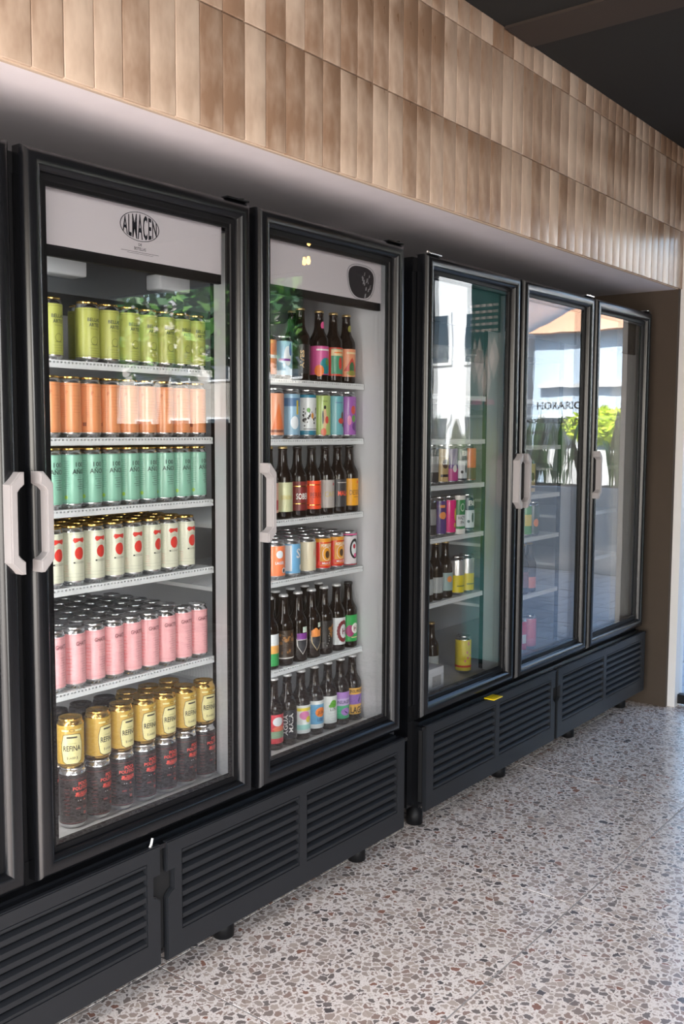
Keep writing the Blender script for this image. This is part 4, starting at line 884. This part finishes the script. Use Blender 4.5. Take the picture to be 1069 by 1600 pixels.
def leaf_blades(rg_, n_, spread, height, width, droop):
    mb = MB()
    for k in range(n_):
        a = rg_.uniform(0, 2*PI); bx_, by_ = rg_.uniform(-spread, spread)*.45, rg_.uniform(-spread, spread)
        h = height*rg_.uniform(.55, 1.1); d = droop*rg_.uniform(.4, 1.2); w_ = width*rg_.uniform(.7, 1.3)
        ca, sa = math.cos(a), math.sin(a); pts = []
        for t in (0, .3, .6, .85, 1.0):
            rr = d*t*t; zz = h*(t-.28*t*t*d/max(height, .1)); ww = w_*(.35+1.3*t*(1-t)*2)*(1 if t < 1 else .05)
            cx, cy = bx_+ca*rr, by_+sa*rr
            pts += [(cx-sa*ww, cy+ca*ww, max(0, zz)), (cx, cy, max(0, zz-ww*.3)), (cx+sa*ww, cy-ca*ww, max(0, zz))]
        fs = []
        for i in range(4):
            o = i*3; fs += [(o, o+1, o+4, o+3), (o+1, o+2, o+5, o+4)]
        mb.add(pts, fs, rg_.randrange(4), True)
    return mb
rgp = random.Random(21)
for k in range(9):
    y0 = -7.2+1.25*k
    p = MB(); p.bevbox(8.60, 9.10, y0+.03, y0+1.2, -.004, .86, .012)
    po = p.build('planter', conc); tag(po, 'grey concrete planter box, %s in the row from the street trees' % ORD[k], 'planter', 'concrete planters')
    MB().box(8.65, 9.05, y0+.08, y0+1.15, .8605, .866).build('soil', soil, po)
    pl = leaf_blades(rgp, 60, .40, .75, .03, .20).build('leafy_plant', leafm, None, None, (8.85, y0+.615, .866))
    tag(pl, 'bushy green bladed plant in the %s planter from the street trees' % ORD[k], 'plant', 'planter plants')
# big broad leaves and a printed banner just inside the glass front
teal = C('banner_teal', (70, 140, 140), .6)
bn = empty('banner_stand', (XF-.10, -.88, 0)); tag(bn, 'tall teal printed banner with white petals and green leaves beside the street door', 'banner')
MB().bevbox(-.012, .012, -.105, .105, .10, 2.28, .003).build('printed_panel', teal, bn)
bb = MB()
def byz(poly, mi): bb.add([(-.0125-.0004*mi, y, z) for y, z in poly], [tuple(range(len(poly)))], mi)
for i in range(5):
    for j in range(4): byz([(-.085+.043*j, 1.98+.035*i), (-.085+.043*j+.03, 1.98+.035*i), (-.085+.043*j+.03, 1.995+.035*i), (-.085+.043*j, 1.995+.035*i)], 0)
for (yc, zc, hh) in ((-.05, 1.82, .13), (.05, 1.83, .12), (0, 1.70, .15)): byz([(yc, zc-hh), (yc+.035, zc), (yc, zc+hh), (yc-.035, zc)], 0)
for (yc, zc, hh) in ((-.06, 1.25, .3), (.0, 1.3, .34), (.06, 1.22, .3), (-.03, .9, .3), (.045, .85, .28)): byz([(yc, zc-hh), (yc+.034, zc-.05), (yc+.02, zc+hh*.6), (yc, zc+hh), (yc-.026, zc+hh*.5), (yc-.034, zc-.05)], 1)
for yc in (-.05, .04): byz([(yc-.02, 1.57), (yc+.02, 1.57), (yc+.014, 1.60), (yc-.014, 1.60)], 2)
bb.build('print', [white, C('print_green', (60, 130, 50)), C('print_pink', (214, 110, 170))], bn)
MB().bevbox(-.09, .09, -.10, .10, 0, .10, .006).build('base', blackin, bn)
# hedge, trees, houses across the street
def foliage(name, label, cat, c, rad, n_, ls, cols, trunk=None, group=None):
    rg_ = random.Random(hash(name+str(c)) % 1000 if False else int(abs(c[0]*13+c[1]*7)*10) % 997)
    root = empty(name, (c[0], c[1], -.06)); tag(root, label, cat, group)
    mb = MB()
    for k in range(n_):
        d = Vector((rg_.gauss(0, 1), rg_.gauss(0, 1), rg_.gauss(0, 1))).normalized()*rg_.uniform(.55, 1.0)
        p = Vector((d.x*rad[0], d.y*rad[1], c[2]+d.z*rad[2]))
        e1 = Vector((rg_.gauss(0, 1), rg_.gauss(0, 1), rg_.gauss(0, 1))).normalized(); e2 = e1.orthogonal().normalized(); s_ = ls*rg_.uniform(.6, 1.4)
        mb.add([p-e1*s_, p+e2*s_*.45, p+e1*s_, p-e2*s_*.45], [(0, 1, 2, 3)], rg_.randrange(len(cols)))
    tag(mb.build('foliage', cols, root), kind='stuff')
    if trunk:
        tb = MB().lathe([(trunk, 0), (trunk*.7, c[2]*.5), (trunk*.45, c[2])], 10)
        for k in range(4):
            a = k*1.7; tb.tube((0, 0, c[2]*.55), (math.cos(a)*rad[0]*.6, math.sin(a)*rad[1]*.6, c[2]+.3*k*.4), trunk*.25, 6)
        tb.build('trunk', mat('bark', srgb(92, 78, 64), .9), root)
    return root
hy = [mat('hedge_leaf_%d' % i, srgb(*c), .6) for i, c in enumerate(((170, 190, 40), (150, 176, 30), (190, 204, 70)))]
hb_ = foliage('clipped_hedge', 'bright yellow green clipped hedge across the street', 'hedge', (16.0, -5.05, 1.56), (.5, .85, .34), 1600, .08, hy)
MB().bevbox(-.6, .6, -.95, .95, .0, 1.15, .03).build('hedge_planter', mat('hedge_wall', srgb(200, 200, 200), .8), hb_)
for i, (x, y, z, r_) in enumerate(((13.5, -11.2, 4.2, 1.7), (14.8, -15.5, 4.4, 2.0), (11.4, -7.6, 3.4, .9), (15.5, -19.8, 4.3, 2.1), (13.2, -23.5, 4.6, 2.0), (16.5, 5.6, 4.0, 1.6))):
    foliage('street_tree', ('leafy tree before the tall white house', 'large leafy tree before the long sand house', 'small tree nearest the terrace planters', 'leafy tree beside the long sand house end', 'leafy tree farthest along the long sand house', 'leafy tree before the blue grey parapet house')[i], 'tree', (x, y, z), (r_, r_*1.1, r_*.95), 1500, .16, leafm, .14, 'street trees')
wallw = noise_variation(mat('house_white', srgb(226, 228, 230), .8), 2, .05)
wallg = noise_variation(mat('house_blue_grey', srgb(176, 194, 212), .8), 2, .05)
winm = mat('house_window', srgb(60, 74, 86), .1); roofm = mat('house_terracotta', srgb(206, 160, 130), .8); awn = mat('house_canopy', srgb(190, 190, 192), .7)
def house(x, y0, y1, h, wm, label, cols, rows_, roof=True):
    r = empty('town_house', (x, (y0+y1)/2, -.06)); tag(r, label, 'building', 'houses across the street')
    w_ = (y1-y0)/2
    MB().box(0, 6, -w_, w_, 0, h).build('wall', wm, r)
    if roof: MB().prism([(-.4, h), (6.2, h), (3, h+1.1)], -w_, w_).build('roof', roofm, r)
    else: MB().box(-.1, 6, -w_, w_, h, h+.25).build('parapet', awn, r)
    if roof: MB().box(-.22, 0, -w_*.9, w_*.9, 2.55, 2.65).build('canopy', awn, r)
    for i in range(cols):
        for j in range(rows_):
            yc = -w_+(i+.5)*2*w_/cols; zc = 1.2+j*2.6
            f_ = MB().box(-.06, 0, yc-.55, yc+.55, zc-.65, zc+.7).build('window', wallw, r)
            MB().box(-.075, -.0602, yc-.47, yc+.47, zc-.57, zc+.62).build('pane', winm, f_)
house(22, -9.6, -5.2, 3.9, wallg, 'low blue grey house with terracotta roof across the street', 3, 1)
house(21, -15.5, -9.8, 7.5, wallw, 'tall white house with flat parapet across the street', 4, 3, False)
house(23, -5.0, 1.0, 5.2, wallw, 'white two-storey house behind the yellow hedge', 4, 2, False)
house(24, -30.0, -16.0, 6.0, mat('house_sand', srgb(178, 172, 164), .8), 'long sand coloured house behind the street trees', 7, 2, False)
house(22, 1.4, 12.0, 5.0, wallg, 'blue grey house at the end of the street with flat parapet', 5, 2, False)
